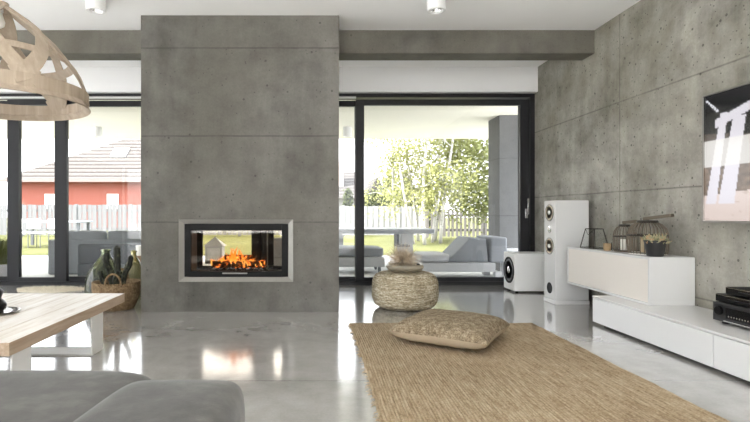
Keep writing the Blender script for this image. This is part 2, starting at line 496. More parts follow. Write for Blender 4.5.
mf.l.new(tr.outputs[0], mx.inputs[1]); mf.l.new(e.outputs[0], mx.inputs[2]); mf.l.new(mx.outputs[0], mf.out.inputs[0])
fl = MB()
for k in range(70):
    x = random.gauss(-.80, .14); x = min(max(x, -1.06), -.48); y = random.uniform(5.26, 5.43)
    hh = (.075 + .12 * math.exp(-((x + .82) / .13) ** 2)) * random.uniform(.5, 1.05); r = random.uniform(.006, .015)
    ph = random.uniform(0, 6); pts = []; rs = []
    for i in range(9):
        t = i / 8
        pts.append((x + .02*t*math.sin(ph + 4*t), y + .012*t*math.cos(ph + 3*t), .44 + hh*t)); rs.append(r * (math.sin(PI*min(1, .18 + .82*t)) ** .8) * (1 - .35*t) + .0008)
    fl.tube(pts, rs, 8)
tag(fl.build('flames', mf.m, smooth=180), 'orange flames licking up over the burning logs in the fireplace', 'fire', kind='stuff')

# ------------------------------------------------------------------ ceiling spotlights
def downlight(label, x, y, z, r, hgt, group, mat='white_matt', name='ceiling_spotlight'):
    t = thing(name, label, 'spotlight', (x, y, z), group)
    ring = [(r*.62, -hgt + .012), (r*.70, -hgt), (r*.97, -hgt), (r, -hgt + .006), (r, 0)]
    MB().lathe([(0, -.002), (r, -.002)] + [(a, b) for a, b in reversed(ring)] + [(r*.62, -.03)], (x, y, z), 32).build('housing', M[mat], t, smooth=40)
    MB().lathe([(0, -hgt*.42), (r*.40, -hgt*.45), (r*.60, -hgt + .014), (r*.585, -hgt + .014), (r*.38, -hgt*.42), (0, -hgt*.39)], (x, y, z), 24).build('reflector', M['chrome'], t, smooth=60)
    return t
G = 'round white ceiling spotlights in the room'
downlight('round white surface-mounted ceiling spotlight near the wooden lamp', -2.03, 4.70, ZC, .088, .102, G)
downlight('round white surface-mounted ceiling spotlight on the side towards the concrete wall', 1.17, 4.70, ZC, .088, .102, G)

# ------------------------------------------------------------------ plywood pendant lamp
LC = Vector((-2.0, 3.2, 0)); LR = .515; LZ0, LZ1, LZT = 1.715, 1.797, 2.350
lamp = thing('pendant_lamp', 'large openwork plywood dome pendant lamp hanging above the wooden coffee table', 'lamp', (LC.x, LC.y, ZC))
prof = [(1.0, 0), (.985, .05), (.93, .19), (.85, .34), (.70, .535), (.52, .70), (.34, .83), (.20, .92), (.09, .985)]
def dome(u):
    """u 0..1 along the profile -> radius, height"""
    q = u * (len(prof) - 1); i = min(int(q), len(prof) - 2); t = q - i
    return (prof[i][0]*(1-t) + prof[i+1][0]*t) * LR, LZ1 - .02 + (prof[i][1]*(1-t) + prof[i+1][1]*t) * (LZT - LZ1)
def dome_pt(u, a, off=0):
    r, z = dome(u); r2, z2 = dome(min(1, u + .02)); r1, z1 = dome(max(0, u - .02))
    t = Vector((r2 - r1, z2 - z1)).normalized(); nr, nz = t.y, -t.x
    n = Vector((nr*math.cos(a), nr*math.sin(a), nz))
    return LC + Vector((r*math.cos(a), r*math.sin(a), z)) + n*off, n
def hoop(r, zc, hgt, off=0):
    pts = [LC + Vector(((r+off)*math.cos(a), (r+off)*math.sin(a), zc)) for a in [2*PI*k/72 for k in range(72)]]
    return MB().ribbon(pts, [(p - LC) * Vector((1, 1, 0)) for p in pts], hgt, .007, True)
hoop(LR, (LZ0 + LZ1)/2, LZ1 - LZ0, .006).build('rim_band', M['ply'], lamp, smooth=40)
# a second, slightly flared hoop lapping under the rim
pts = []; nn = []
for k in range(80):
    a = -.25 + 2*PI*k/76
    r = LR*(1.0 + .0006*k); pts.append(LC + Vector((r*math.cos(a), r*math.sin(a), LZ0 - .006 - .0001*k))); nn.append((math.cos(a), math.sin(a), .9))
MB().ribbon(pts, nn, .05, .006).build('lower_hoop', M['ply'], lamp, smooth=40)
hoop(dome(1)[0] + .004, dome(1)[1] - .004, .05, .0).build('top_ring', M['ply'], lamp, smooth=40)
u_mid = .40
r_m, z_m = dome(u_mid); pts = []; nn = []
for k in range(72):
    p, n = dome_pt(u_mid, 2*PI*k/72, -.012); pts.append(p); nn.append(n)
MB().ribbon(pts, nn, .055, .006, True).build('middle_hoop', M['ply'], lamp, smooth=40)
for sgn in (1, -1):
    for k in range(6):
        a0 = 2*PI*k/6 + (.15 if sgn > 0 else .42)
        pts = []; nn = []; ws = []
        for i in range(25):
            u = i/24; p, n = dome_pt(u, a0 + sgn*1.05*u, .003*sgn); pts.append(p); nn.append(n)
            ws.append(.108 * (1 - .60*u))
        MB().ribbon(pts, nn, ws, .006).build('strip', M['ply'], lamp, smooth=40)
sk = MB().lathe([(.0, .0), (.022, .0), (.022, -.05), (0, -.05)], (LC.x, LC.y, 2.335), 16)
sk.build('socket', M['white_matt'], lamp, smooth=40)
MB().lathe([(0, -.065), (.028, -.045), (.032, -.02), (.02, .02), (.013, .045)], (LC.x, LC.y, 2.242), 20).build('bulb', plain('frosted_bulb', (.85, .85, .82), .3), lamp, smooth=60)
MB().tube([(LC.x, LC.y, 2.334), (LC.x, LC.y, ZC - .02)], .004, 8).build('cord', M['black'], lamp)
MB().lathe([(0, 0), (.05, 0), (.05, -.025), (0, -.025)], (LC.x, LC.y, ZC), 24).build('ceiling_cap', M['white_matt'], lamp, smooth=40)

# ------------------------------------------------------------------ coffee table
TZ, TT = .346, .070
tx0, tx1, ty0, ty1 = -2.72, -1.525, 2.52, 4.075
ct = thing('coffee_table', 'low coffee table with whitewashed plank top on white flat steel legs', 'table', (-2.1, 3.3, 0))
mt = N('whitewashed_pine_boards')
v = mt.map((14, 1.1, 14))
f = mt.noise(1.7, 6, .6, vec=v, dist=.8)
c = mt.ramp(f, [(.28, (.42, .35, .28)), (.42, (.64, .59, .53)), (.65, (.76, .74, .71))])
sp = mt.node('ShaderNodeSeparateXYZ'); mt.l.new(mt.obj, sp.inputs[0])
geo = mt.node('ShaderNodeNewGeometry'); spn = mt.node('ShaderNodeSeparateXYZ'); mt.l.new(geo.outputs['Normal'], spn.inputs[0])
up = mt.math('GREATER_THAN', spn.outputs[2], .7)
side = mt.ramp(f, [(.3, (.38, .27, .18)), (.5, (.50, .38, .28)), (.7, (.60, .48, .37))])
c = mt.mix(up, side, c)
kn = mt.voro(3.2, vec=mt.map((1.8, .7, 3)))
kk = mt.math('MULTIPLY', mt.math('LESS_THAN', kn.outputs['Distance'], .055), .7)
c = mt.mix(kk, c, (.15, .10, .07))
mt.set(Base_Color=c, Roughness=.42); mt.bump(f, .15, .004)
tp = MB(); nb = 6; bw = (tx1 - tx0) / nb
for k in range(nb):
    tp.box(tx0 + k*bw + .0015, ty0, TZ - TT, tx0 + (k+1)*bw - .0015, ty1, TZ)
tp.build('tabletop', mt.m, ct, bevel=.003)
def uleg(y0, y1):
    m = MB(); t = .012; a, b = tx0 + .03, tx1 - .012
    m.box(a, y0, 0, b, y1, t); m.box(a, y0, t, a + t, y1, TZ - TT); m.box(b - t, y0, t, b, y1, TZ - TT); m.box(a + t, y0, TZ - TT - t, b - t, y1, TZ - TT)
    m.build('leg', M['white_steel'], ct, bevel=.002)
uleg(2.565, 2.74); uleg(3.50, 3.68)
# plate and black vase on the table
ptz = TZ + .0005
pl = thing('plate', 'round smoked glass plate under the black vase on the coffee table', 'plate', (-2.085, 3.27, ptz))
MB().lathe([(0, 0), (.09, 0), (.152, .010), (.155, .013), (.150, .014), (.09, .005), (0, .005)], (-2.085, 3.27, ptz), 48).build('dish', plain('smoked_glass', (.20, .18, .16), .12, spec=.8), pl, smooth=60)
va = thing('vase', 'black bulbous vase standing on the plate on the coffee table', 'vase', (-2.12, 3.27, ptz + .0055))
vz = ptz + .0055
MB().lathe([(0, 0), (.085, 0), (.105, .02), (.108, .045), (.092, .07), (.075, .085), (.083, .11), (.088, .13), (.070, .155), (.048, .165), (.048, .175), (.038, .175), (.038, .160), (0, .155)], (-2.12, 3.27, vz), 36).build('body', plain('black_ceramic', (.016, .016, .018), .35), va, smooth=60)

# ------------------------------------------------------------------ sofa
mv = N('grey_velour')
c = mv.ramp(mv.math('ADD', mv.math('MULTIPLY', mv.noise(2.5, 5, .6), .6), mv.math('MULTIPLY', mv.noise(16, 4, .6), .4)), [(.38, (.025, .023, .0195)), (.5, (.045, .042, .0365)), (.62, (.080, .075, .066))])
mv.set(Base_Color=c, Roughness=.85)
mv.b.inputs['Specular IOR Level'].default_value = .2
mv.b.inputs['Sheen Weight'].default_value = .2; mv.b.inputs['Sheen Roughness'].default_value = .5
mv.bump(mv.noise(220, 3), .25, .003)
sofa = thing('sofa', 'low grey velour sofa whose padded arm and seat fill the near corner of the room', 'sofa', (-1.5, 1.2, 0))
def pillowbox(x0, y0, z0, x1, y1, z1, crown=.02, n=12, e=5.0, skew=0):
    """soft box: superellipsoid with flat sides"""
    cx, cy, cz = (x0+x1)/2, (y0+y1)/2, (z0+z1)/2; a, b, h = (x1-x0)/2, (y1-y0)/2, (z1-z0)/2
    m = MB(); 
    def sg(v, p): return math.copysign(abs(v) ** p, v)
    nu, nv = 64, 28; p = 2/e
    vs = []
    for j in range(nv + 1):
        ph = -PI/2 + PI*j/nv; cr = sg(math.cos(ph), .28); zz = sg(math.sin(ph), .28)
        for i in range(nu):
            th = 2*PI*i/nu
            x = a*cr*sg(math.cos(th), p*.55); y = b*cr*sg(math.sin(th), p*.55)
            z = h*zz + crown*(1 - (x/a)**2)*(1 - (y/b)**2)*(1 if zz > 0 else 0)
            vs.append((cx + x + skew*(y/b if x < 0 else 0), cy + y, cz + z))
    fs = [(j*nu + i, j*nu + (i+1) % nu, (j+1)*nu + (i+1) % nu, (j+1)*nu + i) for j in range(nv) for i in range(nu)]
    m.add(vs, fs); return m
MB().box(-3.3, .62, .06, -.50, 1.66, .26).build('base', mv.m, sofa, bevel=.03, seg=4)
pillowbox(-1.86, .86, .262, -.50, 1.72, .480, .004).build('seat_cushion', mv.m, sofa, smooth=180)
pillowbox(-3.25, .86, .262, -1.865, 1.72, .480, .004).build('seat_cushion', mv.m, sofa, smooth=180)
pillowbox(-.60, .60, .05, -.190, 1.535, .522, .006, skew=.045).build('armrest', mv.m, sofa, smooth=180)
MB().box(-3.3, .62, .262, -.60, .84, .62).build('backrest', mv.m, sofa, bevel=.05, seg=5)
for x in (-3.2, -.66):
    for y in (.72, 1.56): MB().cyl((x, y, 0), (x, y, .065), .02).build('foot', M['black'], sofa)

# ------------------------------------------------------------------ rug
mr = N('braided_jute')
v = mr.map((60, 5, 1))
n1 = mr.noise(1.2, 5, .6, vec=v); n2 = mr.noise(70, 3, .6); n3 = mr.noise(1.6, 4, .6)
a = mr.math('ADD', mr.math('MULTIPLY', n1, .5), mr.math('ADD', mr.math('MULTIPLY', n2, .35), mr.math('MULTIPLY', n3, .15)))
c = mr.ramp(a, [(.34, (.17, .118, .068)), (.47, (.315, .236, .15)), (.60, (.46, .375, .265))])
mr.set(Base_Color=c, Roughness=.95); mr.b.inputs['Specular IOR Level'].default_value = .1
mr.bump(mr.math('ADD', n2, mr.math('MULTIPLY', n1, .6)), .8, .006)
rx0, rx1, ry0, ry1 = .335, 1.985, 1.75, 4.52
nrib = 96; nu = nrib*5; nv = 150
def rug(u, v):
    x = rx0 + (rx1 - rx0)*u; y = ry0 + (ry1 - ry0)*v
    k = u*nrib; fr = abs(math.sin(PI*k)) ** .7
    rib = int(k); z = .007 + .0065*fr*(.75 + .5*noise.noise((rib*3.1, y*9, 0))) + .0015*math.sin(y*330 + rib*2.4)*fr
    edge = min(u, 1-u)*(rx1-rx0)
    if edge < .03: x += .007*noise.noise((y*14, 3 if u < .5 else 8, 0)) + .004*noise.noise((y*60, 1 if u < .5 else 5, 0))
    x += .010*math.sin(y*2.0 + .6)*(1 - u)
    if v > .985: y += .010*noise.noise((x*16, 2, 0)) + .005*noise.noise((x*90, 2, 4))
    if min(u, 1-u) < 1e-6 or min(v, 1-v) < 1e-6: z = .001
    return (x, y, z)
rg = MB().grid(rug, nu, nv)
o = rg.build('rug', mr.m, smooth=180, fix=False)
tag(o, 'large braided natural jute rug lying on the polished concrete floor', 'rug')
sk = MB()
for k in range(150):
    y = random.uniform(ry0, ry1); l = random.uniform(.01, .035)
    x = rx0 + .010*math.sin(y*2.0 + .6)
    sk.tube([(x + .012, y, .008), (x - l*.5, y + random.uniform(-.01, .01), .006), (x - l, y + random.uniform(-.015, .015), .003)], [.0025, .002, .001], 5)
sk.build('fringe', mr.m, o)['kind'] = 'stuff'

# ------------------------------------------------------------------ floor cushion
mc = woven('woven_jute_cover', (.105, .078, .047), (.26, .20, .13), (.46, .395, .295), 70, 70)
ml = plain('natural_linen', (.46, .375, .27), .9, spec=.1, var=.08, scale=40, bump=.25)
cu = thing('floor_cushion', 'plump square woven jute floor cushion lying on the jute rug', 'cushion', (1.055, 3.86, .014))
CW, CH = .365, .092
ang = math.radians(-33); cu_c = Vector((1.075, 3.87, .110))
Rz = Matrix.Rotation(ang, 3, 'Z'); tilt = Matrix.Rotation(math.radians(-2.0), 3, 'X')
def cushion(u, v, side):
    x, y = 2*u - 1, 2*v - 1
    pinch = 1 - .10*(1 - abs(x*x)) * y*y*0 
    ex = 1 - .085*(1 - y*y)*0
    px = x*CW*(1 - .07*(1 - y*y)*abs(x)); py = y*CW*(1 - .07*(1 - x*x)*abs(y))
    h = ((1 - x**4)*(1 - y**4)) ** .42
    z = CH*h*(1.12 if side > 0 else .98)*side
    if side < 0: z = max(z, -.094 + .004*noise.noise((x*3, y*3, 0)))
    z += .004*noise.noise((x*4, y*4, 2))*h
    p = Vector((px, py, z)); p = Rz @ p
    return cu_c + p
f1 = MB().grid(lambda u, v: cushion(u, v, 1), 44, 44).build('woven_front', mc, cu, smooth=180, fix=False)
f2 = MB().grid(lambda u, v: cushion(u, v, -1), 44, 44, True).build('linen_back', ml, cu, smooth=180, fix=False)
f2['label'] = 'plain beige linen underside'

# ------------------------------------------------------------------ pouf with tray and dried grass
mp = N('seagrass_braid')
n1 = mp.noise(1, 4, .6, vec=mp.map((9, 9, 70))); n2 = mp.noise(1, 3, .6, vec=mp.map((38, 38, 90)))
c = mp.ramp(mp.math('ADD', mp.math('MULTIPLY', n1, .5), mp.math('MULTIPLY', n2, .5)), [(.36, (.17, .135, .085)), (.48, (.36, .30, .205)), (.58, (.58, .52, .40)), (.66, (.74, .70, .60))])
mp.set(Base_Color=c, Roughness=.9); mp.b.inputs['Specular IOR Level'].default_value = .15
mp.bump(n2, .8, .008); mp = mp.m
PC = Vector((.985, 5.30, 0)); PR = .340; PH = .380
def pouf_prof():
    out = [(0, .002)]
    n = 72
    for i in range(n + 1):
        t = -PI/2 + PI*i/n
        c_, s_ = math.cos(t), math.sin(t)
        r = PR*(.30 + .70*abs(c_) ** .42) if c_ > 1e-6 else PR*.30
        z = PH/2 + PH/2*math.copysign(abs(s_) ** .72, s_)
        rid = 1 + .016*abs(math.sin(PI*z/.030)) if .03 < z < PH - .01 else 1
        out.append((r*rid, z))
    out.append((0, PH))
    return out
wob = lambda a, z: 1 + .016*math.sin(2*a + 1) + .010*noise.noise((math.cos(a)*2, math.sin(a)*2, z*20)) + .007*math.sin(a*46 + z*80)
po = MB().lathe(pouf_prof(), PC, 128, wob=wob)
tag(po.build('pouf', mp, smooth=180), 'round woven seagrass pouf by the sliding window', 'pouf')
TRZ = PH + .0
tr_ = thing('tray', 'shallow round grey-brown stone dish resting on the woven pouf', 'tray', (.985, 5.31, TRZ))
MB().lathe([(0, .0), (.12, .0), (.175, .018), (.20, .048), (.198, .066), (.18, .078), (.165, .072), (.15, .045), (0, .035)], (.985, 5.31, TRZ), 48).build('dish', plain('glazed_stoneware', (.34, .30, .23), .3, var=.25, scale=12), tr_, smooth=50)
st = MB().lathe([(0, -.012), (.02, -.006), (.022, .004), (0, .013)], (1.115, 5.25, TRZ + .078), 12)
tag(st.build('pebble', plain('dark_pebble', (.035, .033, .03), .5), smooth=180), 'small dark pebble on the rim of the stone dish', 'pebble')
mg = N('dry_grass'); mg.set(Base_Color=mg.ramp(mg.noise(30, 2), [(.3, (.36, .26, .17)), (.5, (.62, .50, .36)), (.7, (.80, .72, .58))]), Roughness=.9)
dg = MB()
gc = Vector((.955, 5.31, TRZ + .115))
for k in range(800):
    d = Vector((random.gauss(0, 1), random.gauss(0, 1), random.gauss(.15, .9))).normalized()
    p0 = gc + Vector((d.x*.03, d.y*.03, d.z*.02)); L = random.uniform(.09, .20); b = Vector((random.uniform(-1, 1), random.uniform(-1, 1), random.uniform(-.6, .6)))*.035
    p1 = p0 + d*L*.55 + b*.4; p2 = p0 + d*L + b
    if min(p1.z, p2.z) < TRZ + .05 and (Vector((p2.x-.985, p2.y-5.31)).length < .22): continue
    if p2.z < TRZ + .03: continue
    dg.tube([p0, p1, p2], [.0016, .0013, .0006], 3)
tag(dg.build('dried_grass_ball', mg.m, fix=False), 'tangled ball of pale dried grass lying in the stone dish on the pouf', 'dried grass')

# ------------------------------------------------------------------ media furniture on the right
con = thing('media_console', 'long low white lacquered media console along the concrete wall under the television', 'console', (2.8, 2.8, 0))
KX0, KX1, KY0, KY1, KZ = 2.535, 3.085, .9, 4.52, .254
MB().box(KX0 + .02, KY0, .03, KX1, KY1, KZ - .018).build('carcass', M['white_lac'], con, bevel=.002)
MB().box(KX0, KY0 - .002, KZ - .017, KX1, KY1 + .002, KZ).build('top_panel', M['white_lac'], con, bevel=.002)
MB().box(KX0 + .07, KY0 + .03, 0, KX1 - .03, KY1 - .06, .03).build('plinth', M['black'], con)
for y0, y1 in ((3.165, KY1), (1.81, 3.16), (KY0, 1.805)):
    MB().box(KX0 + .001, y0, .022, KX0 + .0195, y1 - .002, KZ - .021).build('door', M['door_white'], con, bevel=.002)
UX0, UX1, UY0, UY1, UZ0, UZ1 = 2.712, 3.08, 4.02, 5.315, KZ + .0008, .643
cab = thing('media_cabinet', 'white box cabinet with beige fabric front set on the low console and overhanging its end', 'cabinet', (2.9, 4.6, UZ0))
b = MB(); tk = .018
b.box(UX0, UY0, UZ0, UX1, UY1, UZ0 + tk); b.box(UX0, UY0, UZ1 - tk, UX1, UY1, UZ1)
b.box(UX0, UY0, UZ0 + tk, UX1, UY0 + tk, UZ1 - tk); b.box(UX0, UY1 - tk, UZ0 + tk, UX1, UY1, UZ1 - tk)
b.box(UX1 - tk, UY0 + tk, UZ0 + tk, UX1, UY1 - tk, UZ1 - tk)
b.build('body', M['white_lac'], cab, bevel=.0015)
o = MB().box(UX0 + .004, UY0 + tk + .002, UZ0 + tk + .002, UX0 + .022, UY1 - tk - .002, UZ1 - tk - .002).build('fabric_front', M['grille'], cab, bevel=.003)
o['label'] = 'beige acoustic fabric front'

def driver(parent, x, y, z, r, ring='black', cone='cone', name='driver'):
    """a loudspeaker driver facing -X"""
    o = MB().lathe([(r*.82, -.001), (r, -.001), (r, .006), (r*.90, .009), (r*.82, .004)], (x, y, z), 40, axis=(-1, 0, 0)).build(name, M[ring], parent, smooth=40)
    MB().lathe([(r*.84, .004), (r*.76, .0085), (r*.68, .004), (r*.28, .0015), (0, .0015)], (x, y, z), 40, axis=(-1, 0, 0)).build('cone', M[cone], o, smooth=60)
    MB().lathe([(r*.28, .0), (r*.24, .008), (r*.12, .016), (0, .018)], (x, y, z), 24, axis=(-1, 0, 0)).build('dust_cap', M['chrome' if cone == 'cone' else 'candle'], o, smooth=60)
    return o
sx0, sx1, sy0, sy1, sz = 2.652, 3.02, 5.452, 5.712, 1.138
spk = thing('floor_speaker', 'tall white floorstanding loudspeaker with two pale drivers against the concrete wall', 'speaker', (2.83, 5.58, 0))
MB().box(sx0, sy0, .045, sx1, sy1, sz).build('cabinet', M['white_lac'], spk, bevel=.006)
MB().box(sx0 - .006, sy0 - .006, 0, sx1 + .006, sy1 + .006, .044).build('base', M['white_lac'], spk, bevel=.006)
ym = (sy0 + sy1)/2
driver(spk, sx0, ym, 1.003, .096, 'steel', 'copper')
driver(spk, sx0, ym, .632, .096, 'steel', 'copper', 'woofer')
tw = MB().lathe([(0, .004), (.012, .006), (.03, .004), (.04, .001), (.042, -.001)], (sx0, ym, .818), 24, axis=(-1, 0, 0)).build('tweeter', M['chrome'], spk, smooth=60)
MB().lathe([(0, .001), (.045, .001), (.058, .004), (.062, .002), (.062, -.001)], (sx0, ym, .165), 32, axis=(-1, 0, 0)).build('bass_port', M['black'], spk, smooth=60)
bx0, bx1, by0, by1 = 2.53, 3.0, 6.25, 6.60
sub = thing('subwoofer', 'white cube subwoofer with one round dark driver on the floor beside the sliding window', 'speaker', (2.76, 6.42, 0))
MB().box(bx0, by0, .02, bx1, by1, .492).build('cabinet', plain('bright_white_lacquer', (.88, .88, .875), .3, var=.01), sub, bevel=.008)
driver(sub, bx0, (by0+by1)/2, .27, .168, 'black', 'cone', 'woofer')
for x in (bx0 + .05, bx1 - .05):
    for y in (by0 + .05, by1 - .05): MB().cyl((x, y, 0), (x, y, .022), .02).build('foot', M['black'], sub)

# hi-fi stack
ay0, ay1, ax0, ax1, az0, az1 = 2.99, 3.425, 2.745, 3.06, KZ + .0008, .398
amp = thing('av_receiver', 'black receiver with big round knob and display, lowest of the hi-fi stack on the console', 'receiver', (2.9, 3.2, az0))
gm = plain('graphite_metal', (.013, .013, .0145), .35, spec=.4)
MB().box(ax0 + .012, ay0 + .003, az0 + .018, ax1, ay1 - .003, az1).build('body', M['black'], amp, bevel=.004)
MB().box(ax0, ay0, az0 + .018, ax0 + .012, ay1, az1).build('front_panel', gm, amp, bevel=.003)
def knob(y, z, r, l=.02, par=amp):
    m = MB().cyl((ax0, y, z), (ax0 - l, y, z), r, r*.93, 28); return m.build('knob', M['gloss_black'], par, bevel=.002)
knob(3.365, .345, .030); knob(3.05, .345, .030)
MB().box(ax0 - .002, 3.08, .300, ax0 + .001, 3.315, .372).build('display', M['gloss_black'], amp)
bt = MB()
for k in range(10): bt.cyl((ax0, 3.10 + k*.021, .318), (ax0 - .005, 3.10 + k*.021, .318), .005, n=10)
bt.build('buttons', M['chrome'], amp)
MB().box(ax0 - .004, 3.0, .279, ax0 + .001, 3.33, .284).build('trim_strip', M['chrome'], amp)
for y in (ay0 + .05, ay1 - .05):
    for x in (ax0 + .05, ax1 - .05): MB().cyl((x, y, az0), (x, y, az0 + .019), .022).build('foot', M['black'], amp)
def slim(label, x0, y0, y1, z0, z1, nm):
    p = thing(nm, label, 'player', (x0 + .13, (y0+y1)/2, z0), 'slim black boxes stacked on the receiver')
    MB().box(x0 + .008, y0, z0 + .008, 3.05, y1, z1).build('body', M['black'], p, bevel=.003)
    MB().box(x0, y0, z0 + .006, x0 + .0078, y1, z1 - .002).build('front_panel', M['gloss_black'], p, bevel=.002)
    MB().box(x0 - .002, y0 + .14, z0 + .026, x0 + .001, y1 - .1, z0 + .031).build('disc_slot', gm, p)
    MB().box(x0 - .002, y0 + .01, z1 - .006, x0 + .001, y1 - .01, z1 - .0035).build('trim_strip', M['chrome'], p)
    for y in (y0 + .04, y1 - .04): MB().box(x0 + .03, y - .02, z0, 3.02, y + .02, z0 + .009).build('foot', M['black'], p)
slim('slim black disc player in the middle of the hi-fi stack, on the receiver', 2.752, 2.99, 3.41, az1 + .0008, .4535, 'disc_player')
slim('slim black tuner box, topmost of the hi-fi stack on the console', 2.775, 2.99, 3.355, .4545, .506, 'tuner')

# television
tv = thing('television', 'large flat television hung on the concrete wall showing a bright scene with painted reflection', 'television', (XR, 2.95, 1.4))
vy0, vy1, vz0, vz1 = 2.12, 3.885, .930, 1.905
MB().box(3.045, vy0 + .012, vz0 + .012, 3.082, vy1 - .012, vz1 - .012).build('body', M['black'], tv, bevel=.006)
MB().box(3.0775, vy0 + .5, vz0 + .25, 3.0895, vy1 - .5, vz1 - .25).build('wall_mount', M['black'], tv)
MB().frame('x', 3.028, 3.046, vy0, vz0, vy1, vz1, .008, .014, .008).build('bezel', M['steel'], tv, bevel=.002)
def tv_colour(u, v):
    """u 0 at the window end, v 0 at the top; a generic bright still: white posts, sandy floor, painted window reflection band"""
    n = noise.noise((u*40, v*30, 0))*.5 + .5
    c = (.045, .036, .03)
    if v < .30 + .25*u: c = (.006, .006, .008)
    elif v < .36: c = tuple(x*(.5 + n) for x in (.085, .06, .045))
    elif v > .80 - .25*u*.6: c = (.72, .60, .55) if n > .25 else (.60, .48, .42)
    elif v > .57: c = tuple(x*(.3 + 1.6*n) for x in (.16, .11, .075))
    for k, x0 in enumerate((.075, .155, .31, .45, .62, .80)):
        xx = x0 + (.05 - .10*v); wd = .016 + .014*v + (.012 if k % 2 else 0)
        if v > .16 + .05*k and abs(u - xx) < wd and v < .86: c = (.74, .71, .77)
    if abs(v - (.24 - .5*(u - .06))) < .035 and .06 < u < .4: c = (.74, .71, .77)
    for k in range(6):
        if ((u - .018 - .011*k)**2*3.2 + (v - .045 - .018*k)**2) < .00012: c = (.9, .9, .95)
    if .365 < v < .575: c = tuple(x*.28 + y*.72 for x, y in zip(c, (.88, .85, .80)))  # window reflection painted over the picture as a pale band
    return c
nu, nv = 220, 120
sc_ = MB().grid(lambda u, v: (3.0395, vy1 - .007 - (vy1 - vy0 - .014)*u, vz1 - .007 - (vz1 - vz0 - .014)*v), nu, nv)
ms = N('screen_picture_reflection')
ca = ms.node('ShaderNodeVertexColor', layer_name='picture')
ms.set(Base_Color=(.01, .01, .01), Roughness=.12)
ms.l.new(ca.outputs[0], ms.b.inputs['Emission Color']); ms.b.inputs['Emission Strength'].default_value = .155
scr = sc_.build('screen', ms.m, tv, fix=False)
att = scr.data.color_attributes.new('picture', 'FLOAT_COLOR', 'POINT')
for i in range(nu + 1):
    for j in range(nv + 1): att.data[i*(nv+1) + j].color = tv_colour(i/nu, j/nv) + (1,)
# make the screen a slab with a back, so that it has depth
MB().box(3.0402, vy0 + .009, vz0 + .013, 3.0448, vy1 - .009, vz1 - .009).build('screen_back', M['black'], tv)

# ------------------------------------------------------------------ ornaments on the cabinet
CT = UZ1 + .0008
mw = plain('dark_wire', (.05, .043, .035), .5, metal=.3)
te = thing('terrarium', 'angular wire-framed glass terrarium on the end of the fabric-fronted cabinet', 'terrarium', (2.86, 5.07, CT))
def ring4(cx, cy, hx, hy, z, n=6, ph=0):
    return [Vector((cx + hx*math.cos(2*PI*k/n + ph), cy + hy*math.sin(2*PI*k/n + ph), z)) for k in range(n)]
R0 = ring4(2.862, 5.07, .140, .16, CT + .004); R1 = ring4(2.862, 5.07, .088, .095, CT + .196)
wf = MB()
for A in (R0, R1):
    for k in range(6): wf.tube([A[k], A[(k+1) % 6]], .003, 6)
for k in range(6): wf.tube([R0[k], R1[k]], .003, 6)
wf.tube([R1[4] + Vector((0,0,0)), R1[4].lerp(R1[3], .5) + Vector((-.02, 0, -.06)), R1[3]], .003, 6)
wf.build('wire_frame', mw, te, smooth=60)
mgl = glassy('thin_clear_glass', (.985, .99, .988), 1.3)
gl = MB()
for k in range(6): gl.add([R0[k], R0[(k+1) % 6], R1[(k+1) % 6], R1[k]], [(0, 1, 2, 3)])
gl.add(R0, [tuple(range(6))])
o = gl.build('glass_panels', mgl, te)
so = o.modifiers.new('thickness', 'SOLIDIFY'); so.thickness = .002; so.offset = 0
cp = thing('candle_holder', 'small round cork-coloured tealight holder between the terrarium and the cages', 'candle holder', (2.80, 4.742, CT))
MB().lathe([(0, 0), (.030, 0), (.034, .03), (.034, .068), (.028, .068), (.026, .045), (0, .045)], (2.80, 4.742, CT), 28).build('cup', plain('cork', (.34, .235, .13), .8, var=.25, scale=50), cp, smooth=50)
MB().lathe([(0, .0455), (.024, .0455), (.024, .060), (0, .061)], (2.80, 4.742, CT), 20).build('tealight', M['candle'], cp, smooth=50)
cg = MB().lathe([(0, 0), (.020, 0), (.024, .003), (.026, .075), (.0235, .075), (.0215, .008), (0, .006)], (2.868, 4.744, CT), 24)
tag(cg.build('glass_tumbler', mgl, smooth=60), 'small clear glass tumbler beside the cork tealight holder', 'glass')
mwick = plain('weathered_cane', (.165, .135, .10), .7, var=.35, scale=40)
